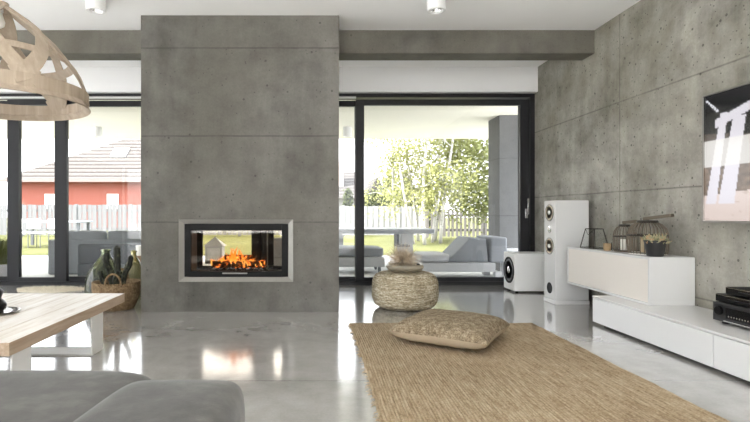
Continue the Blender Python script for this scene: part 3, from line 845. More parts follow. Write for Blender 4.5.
def cage(label, x, y, r, hgt, stick, name='wire_cage_lantern'):
    t = thing(name, label, 'lantern', (x, y, CT), 'cane cage lanterns on the cabinet')
    prof_ = [(.93, 0), (.98, .12), (1, .40), (.985, .60), (.91, .77), (.70, .90), (.43, .97)]
    MB().lathe([(0, .0), (r*.90, 0), (r*.93, .006), (r*.90, .014), (0, .014)], (x, y, CT), 32).build('base', M['candle'] if stick else mwick, t, smooth=50)
    bars = MB()
    n = 30 if r > .1 else 22
    for k in range(n):
        a = 2*PI*k/n
        bars.tube([(x + r*q*math.cos(a), y + r*q*math.sin(a), CT + .006 + z*hgt*.93) for q, z in prof_], .0036 if r > .1 else .003, 5)
    bars.build('bars', mwick, t, smooth=60)
    for z, q in ((.02, .88), (.56, .985)):
        hp = MB()
        hp.tube([(x + (r*q + .002)*math.cos(2*PI*k/40), y + (r*q + .002)*math.sin(2*PI*k/40), CT + .008 + z*hgt*.93) for k in range(40)], .0055, 6, True)
        hp.build('hoop', mw, t, smooth=60)
    ld = MB().lathe([(0, 0), (r*.50, 0), (r*.54, .008), (r*.5, .022), (0, .024)], (x, y, CT + hgt*.90), 32).build('lid', mw, t, smooth=50)
    d = Vector((.18, -.55, .075)) if stick else Vector((.25, -.6, .06))
    L = .25 if stick else .13
    d.normalize(); c0 = Vector((x, y, CT + hgt*.90 + .040)) - d*L*.12
    e1 = c0 + d*L
    rot = Vector((1, 0, 0)).rotation_difference(d).to_matrix()
    MB().obox((c0 + e1)/2, (L, .045 if stick else .03, .028), rot).build('handle', plain('grey_driftwood', (.145, .12, .09), .7, var=.2), t, bevel=.005)
    MB().cyl((x, y, CT + hgt*.90 + .018), (x, y, CT + hgt*.90 + .042), .012).build('peg', mw, t)
    cdl = MB().lathe([(0, 0), (r*.36, 0), (r*.36, hgt*.38), (r*.33, hgt*.39), (0, hgt*.385)], (x, y, CT + .0145), 24)
    tag(cdl.build('pillar_candle', M['candle'] if not stick else plain('honey_wax', (.50, .40, .27), .6), smooth=50), 'pale pillar candle inside the ' + ('larger' if stick else 'smaller') + ' cane cage lantern', 'candle')
    return t
cage('smaller cane cage lantern with dark lid, behind the larger one on the cabinet', 2.885, 4.615, .092, .255, False)
cage('larger round cane cage lantern with driftwood handle, behind the potted succulent', 2.915, 4.345, .152, .300, True)
pp = thing('potted_succulent', 'small succulent in a black pot on the near corner of the white cabinet', 'plant', (2.825, 4.118, CT))
MB().lathe([(0, 0), (.056, 0), (.060, .006), (.078, .118), (.082, .120), (.082, .132), (.072, .132), (.069, .105), (0, .105)], (2.825, 4.118, CT), 36).build('pot', plain('black_clay', (.020, .020, .022), .45, var=.15), pp, smooth=50)
msu = N('succulent_leaf'); msu.set(Base_Color=msu.ramp(msu.noise(25, 2), [(.35, (.16, .17, .08)), (.5, (.36, .36, .22)), (.62, (.50, .30, .16))]), Roughness=.55)
lf_ = MB()
for k in range(210):
    d = Vector((random.gauss(0, 1), random.gauss(0, 1), abs(random.gauss(.8, .5)))).normalized()
    p0 = Vector((2.825 + random.uniform(-.05, .05), 4.118 + random.uniform(-.05, .05), CT + .106)); L = random.uniform(.035, .085)
    lf_.tube([p0, p0 + d*L*.45, p0 + d*L + Vector((0, 0, .012))], [.004, .0085, .0015], 5)
lf_.build('leaves', msu.m, pp, smooth=180)

# ------------------------------------------------------------------ corner by the chimney: basket, cactus, bottles
BC = Vector((-2.035, 5.21, 0))
bk = thing('wicker_basket', 'round braided seagrass basket with loop handles holding the cactus', 'basket', BC)
mb_ = woven('basket_braid', (.075, .048, .026), (.20, .135, .075), (.36, .265, .165), 55, 55)
bp = [(0, .004), (.165, .004)]
for i in range(31):
    t = i/30; z = .006 + .285*t
    bp.append((.168 + .070*math.sin(PI*.5*min(1, t*1.25)) + .004*abs(math.sin(PI*t*11)), z))
bp += [(.222, .289), (.214, .26), (.20, .12), (.17, .03), (0, .025)]
MB().lathe(bp, BC, 64, wob=lambda a, z: 1 + .010*math.sin(a*34 + z*110)).build('body', mb_, bk, smooth=180)
for sgn, a in ((1, -1.35), (1, 1.75)):
    c0 = BC + Vector((math.cos(a)*.235, math.sin(a)*.235, .275)); tv_ = Vector((-math.sin(a), math.cos(a), 0))
    pts = [c0 + tv_*.075*math.cos(PI*k/12) + Vector((0, 0, .115*math.sin(PI*k/12))) for k in range(13)]
    MB().tube(pts, .011, 8).build('handle', mb_, bk, smooth=180)
mso = plain('dark_soil', (.03, .024, .018), .95, var=.4, scale=60)
MB().lathe([(0, .20), (.196, .20), (.198, .235), (.1, .245), (0, .247)], BC, 32).build('soil', mso, bk, smooth=60)
ca_ = thing('cactus', 'dark green branching cactus growing in the braided basket', 'plant', BC + Vector((0, 0, .248)))
mca = N('cactus_skin'); mca.set(Base_Color=mca.ramp(mca.noise(28, 3), [(.35, (.008, .009, .006)), (.55, (.022, .025, .014)), (.7, (.08, .08, .045))]), Roughness=.7)
def stem(pts, r):
    P = [Vector(p) for p in pts]; out = []; rs = []
    for i in range(33):
        q = i/32*(len(P)-1); k = min(int(q), len(P)-2); p = P[k].lerp(P[k+1], q-k)
        out.append(p + Vector((noise.noise((i*.3, r*50, 0)), noise.noise((i*.3, r*50, 7)), 0))*.006)
        rs.append(r*(1 + .20*abs(math.sin(i*.9)))*(1 if i < 31 else .45))
    m = MB(); b0 = len(m.v); m.tube(out, rs, 12)
    for i, v in enumerate(m.v):                      # raised ribs
        c_ = out[i // 12]; 
        if i % 2: v += (v - c_)*.35
    for i in range(2, 32, 2):
        for k in range(5):
            a = 2*PI*k/5 + i; d = Vector((math.cos(a), math.sin(a), .4)).normalized()
            m.cyl(out[i] + d*rs[i], out[i] + d*(rs[i] + .018), .0016, .0004, 4)
    m.build('stem', mca.m, ca_, smooth=50, fix=False)
bx, by, bz = BC.x, BC.y, .235
stem([(bx - .05, by + .02, bz), (bx - .075, by, .40), (bx - .10, by - .02, .47), (bx - .105, by - .02, .585)], .021)
stem([(bx - .01, by + .03, bz), (bx + .00, by + .02, .45), (bx - .005, by + .01, .66)], .022)
stem([(bx + .05, by + .03, bz), (bx + .075, by + .03, .37), (bx + .115, by + .04, .45), (bx + .135, by + .04, .555)], .018)
stem([(bx - .08, by - .06, bz), (bx - .14, by - .05, .33), (bx - .155, by - .05, .40)], .018)
stem([(bx + .0, by - .05, bz), (bx + .01, by - .07, .33), (bx + .05, by - .08, .41)], .018)
mdj = glassy('green_bottle_glass', (.58, .62, .46), 1.5, .02, .08, (.12, .13, .06))
mdj2 = glassy('amber_bottle_glass', (.92, .89, .66), 1.5, .02, .10, (.50, .46, .20))
def demijohn(label, x, y, r, hgt, mat):
    p_ = [(0, .01), (.55, .0), (.82, .02), (.97, .11), (1.0, .25), (.97, .40), (.85, .55), (.66, .68), (.44, .78), (.27, .86), (.205, .92), (.205, .962), (.26, .965), (.26, .99), (.21, 1.0), (.17, 1.0), (.17, .9)]
    t = thing('demijohn', label, 'bottle', (x, y, 0), 'glass demijohns in the corner by the chimney')
    MB().lathe([(a*r, b*hgt) for a, b in p_], (x, y, 0), 40).build('bottle', mat, t, smooth=60)
    return t
demijohn('large green glass demijohn bottle on the floor behind the basket', -2.36, 5.72, .225, .585, mdj)
demijohn('slim yellowish glass demijohn bottle behind the cactus', -2.115, 5.93, .15, .555, mdj2)
sl = thing('stool', 'small round grey upholstered stool behind the bottles beside the window', 'stool', (-2.165, 6.38, 0))
mst = plain('grey_felt', (.115, .115, .12), .9, spec=.15, var=.1, scale=30)
MB().lathe([(0, .02), (.15, .02), (.185, .04), (.20, .12), (.20, .27), (.18, .335), (.14, .362), (0, .366)], (-2.165, 6.38, 0), 40).build('seat', mst, sl, smooth=60)
for k in range(4):
    a = PI/4 + k*PI/2; MB().cyl((-2.165 + .12*math.cos(a), 6.38 + .12*math.sin(a), 0), (-2.165 + .12*math.cos(a), 6.38 + .12*math.sin(a), .03), .015).build('foot', M['black'], sl)
bw_ = thing('wooden_bowl', 'small round brown wooden candle bowl on the grey stool', 'bowl', (-2.165, 6.38, .367))
MB().lathe([(0, 0), (.055, 0), (.095, .025), (.108, .06), (.095, .095), (.085, .095), (.085, .07), (0, .06)], (-2.165, 6.38, .367), 32).build('bowl', wood('brown_wood', (.16, .09, .045), (.30, .19, .10))[0].m, bw_, smooth=60)
cc = MB().lathe([(0, 0), (.078, 0), (.08, .004), (.08, .155), (.074, .16), (0, .158)], (-2.165, 6.38, .428), 32)
tag(cc.build('pillar_candle', M['candle'], smooth=50), 'thick white pillar candle in the wooden bowl on the stool', 'candle')
# sheepskin
shag = MB(); mfur = plain('cream_wool', (.74, .68, .56), .95, spec=.1, var=.12, scale=30)
def skin(u, v):
    a = 2*PI*u; rr = v*(1 + .10*math.sin(3*a) + .06*math.sin(5*a + 1))
    return (-3.40 + .46*rr*math.cos(a), 6.50 + .24*rr*math.sin(a), .002 + .024*(1 - v**4) + .006*noise.noise((u*30, v*12, 0))*(1 - v))
shag.grid(skin, 90, 12)
for k in range(1500):
    u, v = random.random(), math.sqrt(random.random()); p = Vector(skin(u, v)); d = Vector((random.uniform(-1, 1), random.uniform(-1, 1), random.uniform(.4, 1.2))).normalized()
    L = random.uniform(.02, .038); w_ = Vector((-d.y, d.x, 0)).normalized()*.003
    shag.add([p - w_, p + w_, p + d*L + Vector((.006, 0, -.004))], [(0, 1, 2)])
tag(shag.build('sheepskin_rug', mfur, fix=False), 'small shaggy cream sheepskin on the floor before the window', 'rug')

# ------------------------------------------------------------------ terrace and garden
mdeck = concrete('terrace_slabs', (.50, .50, .49), (.66, .66, .65), (.58, .58, .57), yl=(8.0, 8.9, 9.8, 10.7), holes=.2)
struct('terrace_floor', MB().box(-12, 7.121, -.14, 9, 11.9, -.015), mdeck)
SY1 = 11.45
struct('terrace_ceiling', MB().box(-12, 7.121, 2.70, 5.2, SY1, 3.2), M['soffit'])
struct('terrace_pillar', MB().box(3.25, 8.68, -.015, 4.3, 9.22, 2.70), M['pillar'], bevel=.008)
G2 = 'round spotlights under the terrace roof'
downlight('small round spotlight under the terrace roof seen through the panes by the wooden lamp', -4.24, 9.9, 2.70, .085, .19, G2, 'track', 'terrace_spotlight')
downlight('small round spotlight under the terrace roof beside the concrete chimney', .70, 9.9, 2.70, .085, .19, G2, 'track', 'terrace_spotlight')
mgr = N('lawn_grass')
c = mgr.ramp(mgr.math('ADD', mgr.math('MULTIPLY', mgr.noise(.6, 5), .5), mgr.math('MULTIPLY', mgr.noise(18, 4), .5)), [(.35, (.048, .052, .016)), (.5, (.068, .072, .026)), (.65, (.09, .09, .036))])
mgr.set(Base_Color=c, Roughness=.95); mgr.b.inputs['Specular IOR Level'].default_value = .1
mgr.bump(mgr.noise(60, 3), .6, .02)
struct('garden_lawn', MB().box(-70, 12, -.3, 70, 120, -.16), mgr.m)
struct('bounce_paving', MB().box(-40, -40, -.3, 40, 11.899, -.145), plain('pale_bounce_paving', (.52, .51, .50), .9, var=.15, scale=6))  # added pale ground, unseen, bounces daylight up to the ceiling
struct('lawn', MB().box(-40, 11.901, -.16, 40, 60, -.03), mgr.m)

# fences
mfe = plain('pale_grey_fence', (.15, .152, .158), .7, var=.05, scale=3)
def fence(label, x0, x1, y, z1, wd, gap, mat, post_gap=2.4, name='garden_fence'):
    t = thing(name, label, 'fence', ((x0+x1)/2, y, -.03))
    m = MB(); x = x0; k = 0
    while x < x1:
        m.box(x, y - (.02 if k % 2 else .0), 0.03, min(x + wd, x1), y + .02 - (.02 if k % 2 else 0), z1 + .01*math.sin(k*1.7)); x += wd + gap; k += 1
    m.build('slat_panel', mat, t)
    MB().box(x0, y + .021, .25, x1, y + .06, .35).box(x0, y + .021, z1 - .3, x1, y + .06, z1 - .2).build('rail', mat, t)
    x = x0
    while x <= x1 + .01:
        MB().box(x - .06, y + .02, -.031, x + .06, y + .14, z1 + .03).build('post', mat, t); x += post_gap
    return t
fence('long pale grey slat fence across the lawn in front of the red house', -20, -1.2, 22, 1.36, .19, .03, mfe)
fence('smooth white board fence across the lawn beyond the terrace table', -1.0, 5.0, 22, 1.30, .12, .002, plain('white_fence', (.27, .27, .28), .7, var=.03, scale=3))
fence('grey slatted wooden fence behind the birch trees', 4.7, 12, 20.5, 1.15, .10, .07, plain('weathered_slats', (.17, .16, .16), .8, var=.12, scale=5))

# houses
def tile_mat(name, a, b, sc):
    m = N(name)
    wv = m.wave(sc, 'Z', 0); wx = m.wave(1.5, 'X', 0)
    c = m.mix(m.ramp(wv, [(.0, 1), (.25, 0)]), a, b)
    c = m.mix(m.math('MULTIPLY', wx, .15), c, b)
    m.set(Base_Color=c, Roughness=.9); m.b.inputs['Specular IOR Level'].default_value = .05; m.bump(wv, .6, .05); return m.m
mtile = tile_mat('grey_brown_roof_tiles', (.085, .079, .075), (.026, .021, .019), 1.05)
mred = plain('coral_render', (.30, .105, .082), .9, spec=.1, var=.04, scale=2)
mpale = plain('pale_render', (.22, .215, .21), .9, spec=.1, var=.04, scale=2)
mwin = plain('house_window_glass', (.30, .31, .32), .15, var=.1)
ho = thing('red_house', 'coral red house with a tiled hip roof beyond the grey slat fence', 'house', (-13, 39, -.03))
hx0, hx1, hy0, hy1, he = -21.0, -4.4, 35, 45, 3.3
MB().box(hx0, hy0, -.03, hx1, hy1, he).build('wall', mred, ho)
rf = MB(); o_ = .55; zr = 7.6
rf.add([(hx0-o_, hy0-o_, he), (hx1+o_, hy0-o_, he), (hx1+o_, hy1+o_, he), (hx0-o_, hy1+o_, he), (hx0+8.0, 40, zr), (hx1-5, 40, zr)],
       [(0, 1, 5, 4), (1, 2, 5), (2, 3, 4, 5), (3, 0, 4), (3, 2, 1, 0)])
rfo = rf.build('roof', mtile, ho)
MB().box(hx0-o_, hy0-o_-.06, he-.16, hx1+o_, hy0-o_, he+.05).build('gutter', plain('dark_gutter', (.20, .15, .14), .5), ho)
def wnd(px, py0, py1, pw, par, y, dep=.06):
    a, b_ = at(px - pw/2, py0, y), at(px + pw/2, py1, y)
    o = MB().frame('y', y - dep, y + .02, a.x, b_.z, b_.x, a.z, .2).build('window', M['white_matt'], par)
    MB().box(a.x + .1, y - .03, b_.z + .1, b_.x - .1, y + .01, a.z - .1).build('pane', mwin, o)
wnd(113, 194, 209, 11.5, ho, hy0); wnd(50, 194, 209, 10, ho, hy0)
# skylight lies on the roof slope
sl_n = Vector((0, -(zr - he), 5 + o_)).normalized(); ta = math.atan2(zr - he, 5 + o_)
skp = None
yy = 37.2
for _ in range(30):
    zz = he + (yy - (hy0 - o_)) * (zr - he)/(5 + o_); pyy = VY - (zz - CZ)*F/yy
    if pyy > 158: yy += .05
    else: break
cx_ = (120 - VX)*yy/F
rot = Matrix.Rotation(ta, 3, 'X')
sw = MB().obox((cx_, yy, zz + .05), (1.1, 1.15, .16), rot).build('skylight', plain('skylight_glass', (.86, .88, .92), .1), rfo)
def gable(label, x0, x1, y0, y1, ze, zr_, wallm, roofm, side='x', extra=None):
    t = thing('neighbour_house', label, 'house', ((x0+x1)/2, (y0+y1)/2, -.03))
    MB().box(x0, y0, -.03, x1, y1, ze).build('wall', wallm, t)
    r = MB(); o = .4
    if side == 'x':                      # gable faces the camera
        cx = (x0+x1)/2
        r.add([(x0-o, y0-o, ze-.2), (x1+o, y0-o, ze-.2), (cx, y0-o, zr_), (x0-o, y1+o, ze-.2), (x1+o, y1+o, ze-.2), (cx, y1+o, zr_)],
              [(0, 2, 5, 3), (2, 1, 4, 5), (0, 1, 2), (3, 5, 4), (0, 3, 4, 1)])
    else:
        cy = (y0+y1)/2
        r.add([(x0-o, y0-o, ze-.2), (x1+o, y0-o, ze-.2), (x1+o, y1+o, ze-.2), (x0-o, y1+o, ze-.2), (x0-o, cy, zr_), (x1+o, cy, zr_)],
              [(0, 1, 5, 4), (2, 3, 4, 5), (1, 2, 5), (3, 0, 4), (0, 3, 2, 1)])
    r.build('roof', roofm, t)
    return t
mrg = tile_mat('grey_roof_tiles', (.07, .066, .064), (.036, .033, .032), 1.0)
h1 = gable('pale house with grey roof seen beside the concrete chimney', 1.2, 4.3, 48, 54, 2.6, 5.2, mpale, mrg, 'y')
MB().box(2.2, 49, 3.6, 3.1, 49.8, 6.0).build('chimney', plain('chimney_brick', (.50, .42, .38), .9), h1)
h2 = gable('pale gabled house just left of the birch trees', .9, 6.4, 50.0, 58, 1.6, 1.9, mpale, mrg, 'x') if False else gable('white gabled house between the grey-roofed house and the birches', 5.3, 7.7, 50, 57, 1.8, 4.6, mpale, mrg, 'x')

# trees ---------------------------------------------------------------
def leafmat(name, a, b):
    m = N(name); m.set(Base_Color=m.ramp(m.noise(3, 3), [(.35, a), (.65, b)]), Roughness=.7)
    m.b.inputs['Specular IOR Level'].default_value = .2
    tl = m.node('ShaderNodeBsdfTranslucent'); m.put(tl.inputs[0], b)
    mx = m.node('ShaderNodeMixShader'); mx.inputs[0].default_value = .5
    m.l.new(m.b.outputs[0], mx.inputs[1]); m.l.new(tl.outputs[0], mx.inputs[2]); m.l.new(mx.outputs[0], m.out.inputs[0])
    return m.m
mlf = leafmat('birch_leaves', (.15, .16, .05), (.26, .27, .11))
mlf2 = leafmat('willow_leaves', (.19, .21, .075), (.31, .33, .15))
mlf3 = leafmat('conifer_green', (.035, .048, .014), (.06, .075, .024))
mbark = N('birch_bark'); q = mbark.ramp(mbark.noise(3, 5, .6, vec=mbark.map((3, 3, 14))), [(.34, (.12, .11, .10)), (.42, (.36, .35, .335)), (1, (.40, .39, .375))])
mbark.set(Base_Color=q, Roughness=.8)
mtrunk = plain('brown_bark', (.20, .15, .10), .9, var=.3)
def leaves(m, pts, size, n):
    for k in range(n):
        p = random.choice(pts); q = p + Vector((random.gauss(0, 1), random.gauss(0, 1), random.gauss(-.25, 1)))*size[1]
        d = Vector((random.gauss(0, 1), random.gauss(0, 1), random.gauss(-.5, .7))).normalized(); w_ = d.orthogonal().normalized()
        L = size[0]*random.uniform(.7, 1.3)
        m.add([q, q + d*L*.5 + w_*L*.38, q + d*L, q + d*L*.5 - w_*L*.38], [(0, 1, 2, 3)])
def birch(label, x0, x1, y, px_top, hgt, nl, lean=0, r=.055):
    """stem from pixel column x0 at the ground to x1 at y=px_top"""
    t = thing('birch_tree', label, 'tree', ((x0 - VX)*y/F, y, -.03), 'slim white birch trees on the lawn')
    b0 = Vector(((x0 - VX)*y/F, y, -.04)); tz = CZ + (VY - px_top)*y/F
    slope = ((x1 - x0)*y/F)/(tz + .03)
    tr = []; rs = []
    for i in range(15):
        q = i/14; tr.append(b0 + Vector((slope*hgt*q + .10*math.sin(q*5 + x0), .15*math.sin(q*4 + x0*2), hgt*q))); rs.append(r*(1 - .8*q) + .006)
    MB().tube(tr, rs, 8).build('trunk', mbark.m, t, smooth=180)
    br = MB(); pts = []
    for k in range(20):
        i = random.uniform(.22, .98); p = tr[int(i*14)]; a = random.uniform(0, 2*PI); L = random.uniform(.5, 1.15)*(1.15 - .5*i)
        d = Vector((math.cos(a), math.sin(a), random.uniform(.25, .7)))
        p1 = p + d*L*.6; p2 = p + d*L + Vector((0, 0, -.18*L)); p3 = p2 + Vector((math.cos(a)*.12, math.sin(a)*.12, -.35))
        br.tube([p, p1, p2, p3], [.016, .010, .006, .003], 4); pts += [p1, p2, p2, p3, p1.lerp(p2, .5)]
    br.build('branches', mbark.m, t)['kind'] = 'stuff'
    m = MB(); leaves(m, pts, (.10, .17), int(nl*1.9)); m.build('crown', mlf, t, fix=False)
names = ('slender white birch tree standing farthest from the terrace pillar', 'leaning white birch tree, second from the garden houses', 'white birch tree third from the garden houses, over the terrace table',
         'straight white birch tree in the middle of the birch row', 'white birch tree just past the middle of the row towards the pillar', 'white birch tree second from the weeping tree', 'tallest white birch tree beside the green weeping tree')
for lab, (x0, x1, y, py, hgt, nl) in zip(names, ((400, 393, 17.5, 178, 5.6, 900), (411, 404, 16.6, 172, 6.4, 1000), (416, 409, 18.3, 172, 6.4, 900), (424, 428, 16.2, 172, 6.6, 1100),
        (433, 437, 17.6, 158, 7.2, 1200), (438, 446, 18.6, 160, 7.2, 1200), (444, 451, 16.8, 147, 7.6, 1300))):
    birch(lab, x0, x1, y, py, hgt, nl)
wt = thing('weeping_tree', 'broad leafy green tree behind the terrace pillar beside the birches', 'tree', (7.1, 18.2, -.03))
MB().tube([(7.1, 18.2, -.04), (7.05, 18.2, 1.2), (6.9, 18.25, 2.6), (6.8, 18.2, 5.2)], [.13, .11, .08, .03], 10).build('trunk', mtrunk, wt, smooth=180)
pts = []
for k in range(420):
    a = random.uniform(0, 2*PI); rr = 2.0*math.sqrt(random.random()); zt = random.uniform(1.1, 6.4)
    e_ = 1 - ((zt - 3.6)/3.4)**2
    pts.append(Vector((6.45 + rr*math.cos(a)*max(.3, e_), 18.2 + rr*math.sin(a)*max(.3, e_), zt)))
m = MB(); leaves(m, pts, (.13, .26), 15000); m.build('crown', mlf2, wt, fix=False)
def conifer(label, px, py, y, wpx, name='conifer', seed=0):
    top = at(px, py, y); r = wpx/2*y/F; t = thing(name, label, 'tree', (top.x, y, -.03), 'clipped green conifers along the garden fence')
    MB().cyl((top.x, y, -.04), (top.x, y, .4), .05, n=8).build('trunk', mtrunk, t)
    m = MB(); hgt = top.z
    m.lathe([(r*.5, .15)] + [(r*.86*(math.sin(PI*(.25 + .75*q))**.7), .2 + (hgt - .25)*q) for q in (.05, .15, .3, .45, .6, .75, .88, .97)] + [(0, hgt - .02)], (top.x, y, 0), 14, wob=lambda a, z: 1 + .12*noise.noise((math.cos(a)*3, math.sin(a)*3, z*5 + px)))
    pp_ = []
    for k in range(160):
        q = random.random(); a = random.uniform(0, 2*PI); rr = r*(math.sin(PI*(.22 + .76*q))**.7); pp_.append(Vector((top.x + rr*math.cos(a), y + rr*math.sin(a), .1 + (hgt - .15)*q)))
    leaves(m, pp_, (.13, .05), 1500); m.build('crown', mlf3, t, fix=False)
conifer('narrow green conifer in front of the grey-roofed house', 348, 189, 23.5, 8)
conifer('short round green conifer just past the window stile', 366, 194, 23.5, 9)
conifer('bushy green conifer in front of the white gabled house', 375, 190, 24, 11)
conifer('wide dark green shrub behind the first birch tree', 390, 172, 24.5, 20)
conifer('tall green conifer behind the leaning birch', 407, 168, 27.5, 17)
conifer('green conifer behind the middle birch trees', 425, 176, 25.0, 15)
# grass tuft on the terrace edge, far left
gt = thing('ornamental_grass', 'yellow-green ornamental grass plant outside the glass at the picture edge', 'plant', (-4.98, 8.0, -.015))
MB().lathe([(0, 0), (.14, 0), (.17, .2), (.15, .2), (.14, .17), (0, .17)], (-4.98, 8.0, -.015), 24).build('pot', plain('grey_planter', (.30, .30, .31), .7), gt, smooth=50)
m = MB()
for k in range(160):
    a = random.uniform(0, 2*PI); l_ = random.uniform(.25, .6); sp_ = random.uniform(.05, .32); p0 = Vector((-4.98 + .08*math.cos(a*3), 8.0 + .08*math.sin(a*5), .15))
    p1 = p0 + Vector((math.cos(a)*sp_*.4, math.sin(a)*sp_*.4, l_*.7)); p2 = p0 + Vector((math.cos(a)*sp_, math.sin(a)*sp_, l_*.8))
    m.tube([p0, p1, p2], [.006, .005, .001], 4)
m.build('blades', leafmat('grass_blades', (.12, .14, .04), (.20, .21, .08)), gt, fix=False)

# terrace furniture ---------------------------------------------------
mcu = plain('blue_grey_outdoor_fabric', (.25, .262, .285), .9, spec=.15, var=.06, scale=30)
mcl = plain('light_grey_outdoor_fabric', (.42, .425, .44), .9, spec=.15, var=.05, scale=30)
mfr = plain('pale_grey_frame', (.46, .465, .48), .6, var=.04)
mta = plain('grey_terrace_table', (.24, .255, .28), .5, var=.05)
TF = -.015
so = thing('outdoor_sofa', 'long grey outdoor sofa with loose back cushions on the terrace outside the fixed pane', 'sofa', (-3.6, 8.5, TF))
MB().box(-4.35, 8.25, .05, -2.35, 9.1, .30).build('base', mcu, so, bevel=.02)
MB().box(-4.35, 8.22, TF, -2.35, 8.40, .56).build('backrest', mcu, so, bevel=.03, seg=3)
pillowbox(-4.33, 8.42, .31, -3.36, 9.08, .44, .01).build('seat_cushion', mcl, so, smooth=180)
pillowbox(-3.34, 8.42, .31, -2.37, 9.08, .44, .01).build('seat_cushion', mcl, so, smooth=180)
for (x0, x1, rz) in ((-4.30, -3.50, -.05), (-3.46, -2.90, .10), (-2.94, -2.40, -.06)):
    t_ = pillowbox(x0, 8.44, .44, x1, 8.60, .70, .0, e=3.5)
    t_.build('back_cushion', mcu, so, smooth=180)
def armchair(label, x, y, w_, d_, hb, mat, rz=0):
    t = thing('outdoor_armchair', label, 'armchair', (0, 0, 0))
    MB().box(-w_/2, -d_/2, .06, w_/2, d_/2, .26).build('base', mat, t, bevel=.015)
    MB().box(-w_/2, -d_/2, .26, w_/2, -d_/2 + .16, hb).build('backrest', mat, t, bevel=.03, seg=3)
    for s in (-1, 1):
        MB().box(s*w_/2 - (.14 if s > 0 else 0), -d_/2 + .161, .26, s*w_/2 + (.14 if s < 0 else 0), d_/2, hb*.8).build('armrest', mat, t, bevel=.02)
        for q in (-1, 1): MB().box(s*(w_/2 - .06) - .03, q*(d_/2 - .06) - .03, 0, s*(w_/2 - .06) + .03, q*(d_/2 - .06) + .03, .065).build('leg', mfr, t)
    pillowbox(-w_/2 + .145, -d_/2 + .165, .262, w_/2 - .145, d_/2 - .01, .40, .01).build('seat_cushion', mcl, t, smooth=180)
    t.location = (x, y, TF); t.rotation_euler = (0, 0, rz)
    return t
mdk = plain('charcoal_outdoor_fabric', (.14, .148, .16), .9, spec=.15, var=.06, scale=30)
armchair('dark grey outdoor armchair seen from behind the basket, its back to the room', -3.02, 7.72, .92, .62, .55, mdk)
armchair('grey outdoor armchair on the terrace seen through the fireplace glass', -.66, 8.7, .62, .7, .60, mcl)
# lantern seen through the fireplace
ln = thing('garden_lantern', 'pale house-shaped garden lantern on the terrace seen through the fireplace', 'lantern', (-1.98, 10.2, TF))
MB().frame('y', 10.05, 10.35, -2.15, TF, -1.81, .33, .04).box(-2.15, 10.05, TF, -1.81, 10.35, .03).build('frame', mfr, ln)
MB().box(-2.11, 10.06, .04, -1.85, 10.07, .29).box(-2.11, 10.33, .04, -1.85, 10.34, .29).build('pane', plain('frosted_panel', (.66, .67, .68), .4), ln)
MB().add([(-2.19, 10.02, .33), (-1.77, 10.02, .33), (-1.77, 10.38, .33), (-2.19, 10.38, .33), (-1.98, 10.2, .52)], [(0,1,4), (1,2,4), (2,3,4), (3,0,4), (3,2,1,0)]).build('roof', mfr, ln)
# table
tb = thing('terrace_table', 'long grey terrace table on a broad pedestal beyond the sliding window', 'table', (1.4, 9.5, TF))
MB().box(.30, 9.3, .615, 2.28, 10.3, .70).build('tabletop', mta, tb, bevel=.008)
MB().box(1.70, 9.55, TF, 1.93, 10.05, .615).build('pedestal', mfr, tb, bevel=.006)
MB().box(.42, 9.55, TF, .60, 10.05, .615).build('pedestal', mfr, tb, bevel=.006)
# low lounge seat
lo_ = thing('outdoor_lounge_seat', 'low grey outdoor lounge seat on castors beside the window stile', 'lounge seat', (.95, 8.6, TF))
MB().box(.1, 8.35, .10, 1.22, 9.05, .26).build('base', mfr, lo_, bevel=.015)
pillowbox(.11, 8.36, .262, 1.21, 9.04, .42, .01).build('seat_cushion', mcu, lo_, smooth=180)
for x in (.2, 1.14):
    for y in (8.45, 8.95): MB().lathe([(0, -.02), (.05, -.02), (.058, 0), (.05, .02), (0, .02)], (x, y, .043), 20, axis=(1, 0, 0)).cyl((x, y, .04), (x, y, .11), .012).build('castor', mcu, lo_, smooth=50)
# dark slim chair at the table
oc = thing('outdoor_chair', 'small dark outdoor chair tucked at the grey terrace table', 'chair', (1.62, 9.0, TF))
MB().box(1.50, 8.85, .40, 1.74, 9.15, .44).build('seat', mdk, oc, bevel=.008)
MB().box(1.50, 8.84, .441, 1.54, 9.15, .63).build('backrest', mdk, oc, bevel=.008)
for x in (1.52, 1.72):
    for y in (8.88, 9.12): MB().cyl((x, y, TF), (x, y, .40), .012, n=8).build('leg', mfr, oc)
# big tilted lounger by the pillar
lg = thing('outdoor_lounger', 'broad grey outdoor lounger with tilted backrest on the terrace before the pillar', 'lounger', (2.6, 7.9, TF))
MB().box(1.66, 7.62, .10, 2.80, 8.30, .24).build('base', mfr, lg, bevel=.012)
pillowbox(1.66, 7.63, .242, 2.12, 8.29, .37, .01).build('seat_cushion', mcl, lg, smooth=180)
bk_ = MB()
A = [(2.05, .25), (2.42, .625), (2.66, .60), (2.70, .25)]
bk_.add([(x, 7.64, z) for x, z in A] + [(x, 8.28, z) for x, z in A], [(0,1,2,3), (7,6,5,4), (0,4,5,1), (1,5,6,2), (2,6,7,3), (3,7,4,0)])
bk_.build('backrest', mcu, lg, bevel=.02, seg=3)
MB().box(2.40, 7.60, .44, 3.05, 8.20, .61).build('head_cushion', mcu, lg, bevel=.04, seg=4) if False else MB().box(2.715, 7.62, .24, 2.98, 8.30, .63).build('armrest', mcu, lg, bevel=.03, seg=3)
for x in (1.74, 2.86):
    for y in (7.70, 8.22): MB().box(x - .05, y - .05, TF, x + .05, y + .05, .10).build('leg', mfr, lg)
MB().box(2.70, 7.70, TF, 2.95, 8.22, .24).build('side_block', mfr, lg) if False else None
pt_ = thing('side_block_table', 'pale grey block side table at the foot of the terrace pillar', 'side table', (3.25, 8.0, TF))
MB().box(3.02, 7.72, .36, 3.48, 8.25, .42).build('top', mfr, pt_, bevel=.008)
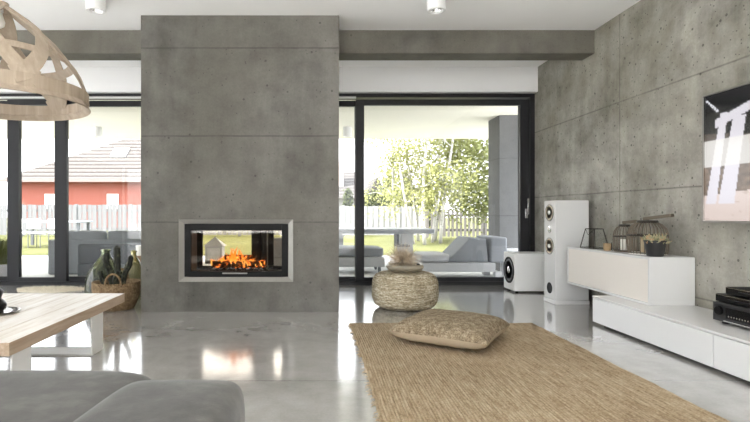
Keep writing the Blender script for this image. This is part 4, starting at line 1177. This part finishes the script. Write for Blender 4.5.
MB().box(3.08, 7.78, TF, 3.42, 8.19, .36).build('pedestal', mfr, pt_, bevel=.006)
# added chairs and table, standing in for a dining set reflected in the pane
def dchair():
    t = thing('reflection_chair', 'x', 'chair', (0, 0, 0), 'chairs on the lawn standing in for window reflections')
    MB().box(-.22, -.22, .43, .22, .22, .46).build('seat', M['white_matt'], t, bevel=.01)
    MB().box(-.21, -.23, .56, .21, -.20, .86).build('backrest', M['white_matt'], t, bevel=.01)
    for x in (-.19, .19):
        MB().cyl((x, -.2, 0), (x, -.215, .86), .012, n=8).build('leg', mdk, t); MB().cyl((x, .2, 0), (x, .19, .44), .012, n=8).build('leg', mdk, t)
    return t
d0 = dchair(); GY = -.029
for k, (x, y, rz, lab) in enumerate(((-8.75, 14.9, .1, 'white-backed stand-in for a reflected chair, nearest the picture edge'), (-8.15, 14.9, -.1, 'white-backed stand-in for a reflected chair, in the middle of the row'),
                                     (-7.55, 14.9, .05, 'white-backed stand-in for a reflected chair, towards the red house'))):
    c_ = d0 if k == 0 else copy_tree(d0)
    c_.location = (x, y, GY); c_.rotation_euler = (0, 0, rz); c_['label'] = lab
gt_ = thing('reflection_table', 'long dark grey stand-in on the lawn for the reflected dining table', 'table', (-8.1, 15.7, GY))
MB().box(-9.1, 15.3, .70, -7.1, 16.2, .75).build('tabletop', mta, gt_, bevel=.01)
for x in (-9.0, -7.2):
    for y in (15.4, 16.1): MB().box(x - .04, y - .04, GY, x + .04, y + .04, .70).build('leg', mdk, gt_)

# ------------------------------------------------------------------ light
W = bpy.data.worlds.new('overcast_sky'); S.world = W; W.use_nodes = True
nt = W.node_tree; bg = nt.nodes['Background']
tc = nt.nodes.new('ShaderNodeTexCoord'); sx = nt.nodes.new('ShaderNodeSeparateXYZ'); nt.links.new(tc.outputs['Generated'], sx.inputs[0])
rp = nt.nodes.new('ShaderNodeValToRGB'); nt.links.new(sx.outputs[2], rp.inputs[0])
e_ = rp.color_ramp.elements
e_[0].position = 0; e_[0].color = (.40, .405, .41, 1)
e_[1].position = 1; e_[1].color = (1.15, 1.19, 1.25, 1)
nt.links.new(rp.outputs[0], bg.inputs[0]); bg.inputs[1].default_value = 1.5
sd = bpy.data.lights.new('sun', 'SUN'); sd.energy = 4.5; sd.angle = math.radians(6); sd.color = (1, .96, .9)
so_ = bpy.data.objects.new('sun', sd); COL.objects.link(so_); so_.rotation_euler = Vector((.66, .18, -.73)).to_track_quat('-Z', 'Y').to_euler()
V = S.view_settings
V.view_transform = 'Standard'; V.look = 'None'; V.gamma = 1; V.use_curve_mapping = False; V.exposure = 2.68
S.cycles.max_bounces = 10; S.cycles.diffuse_bounces = 6; S.cycles.glossy_bounces = 5; S.cycles.transparent_max_bounces = 24
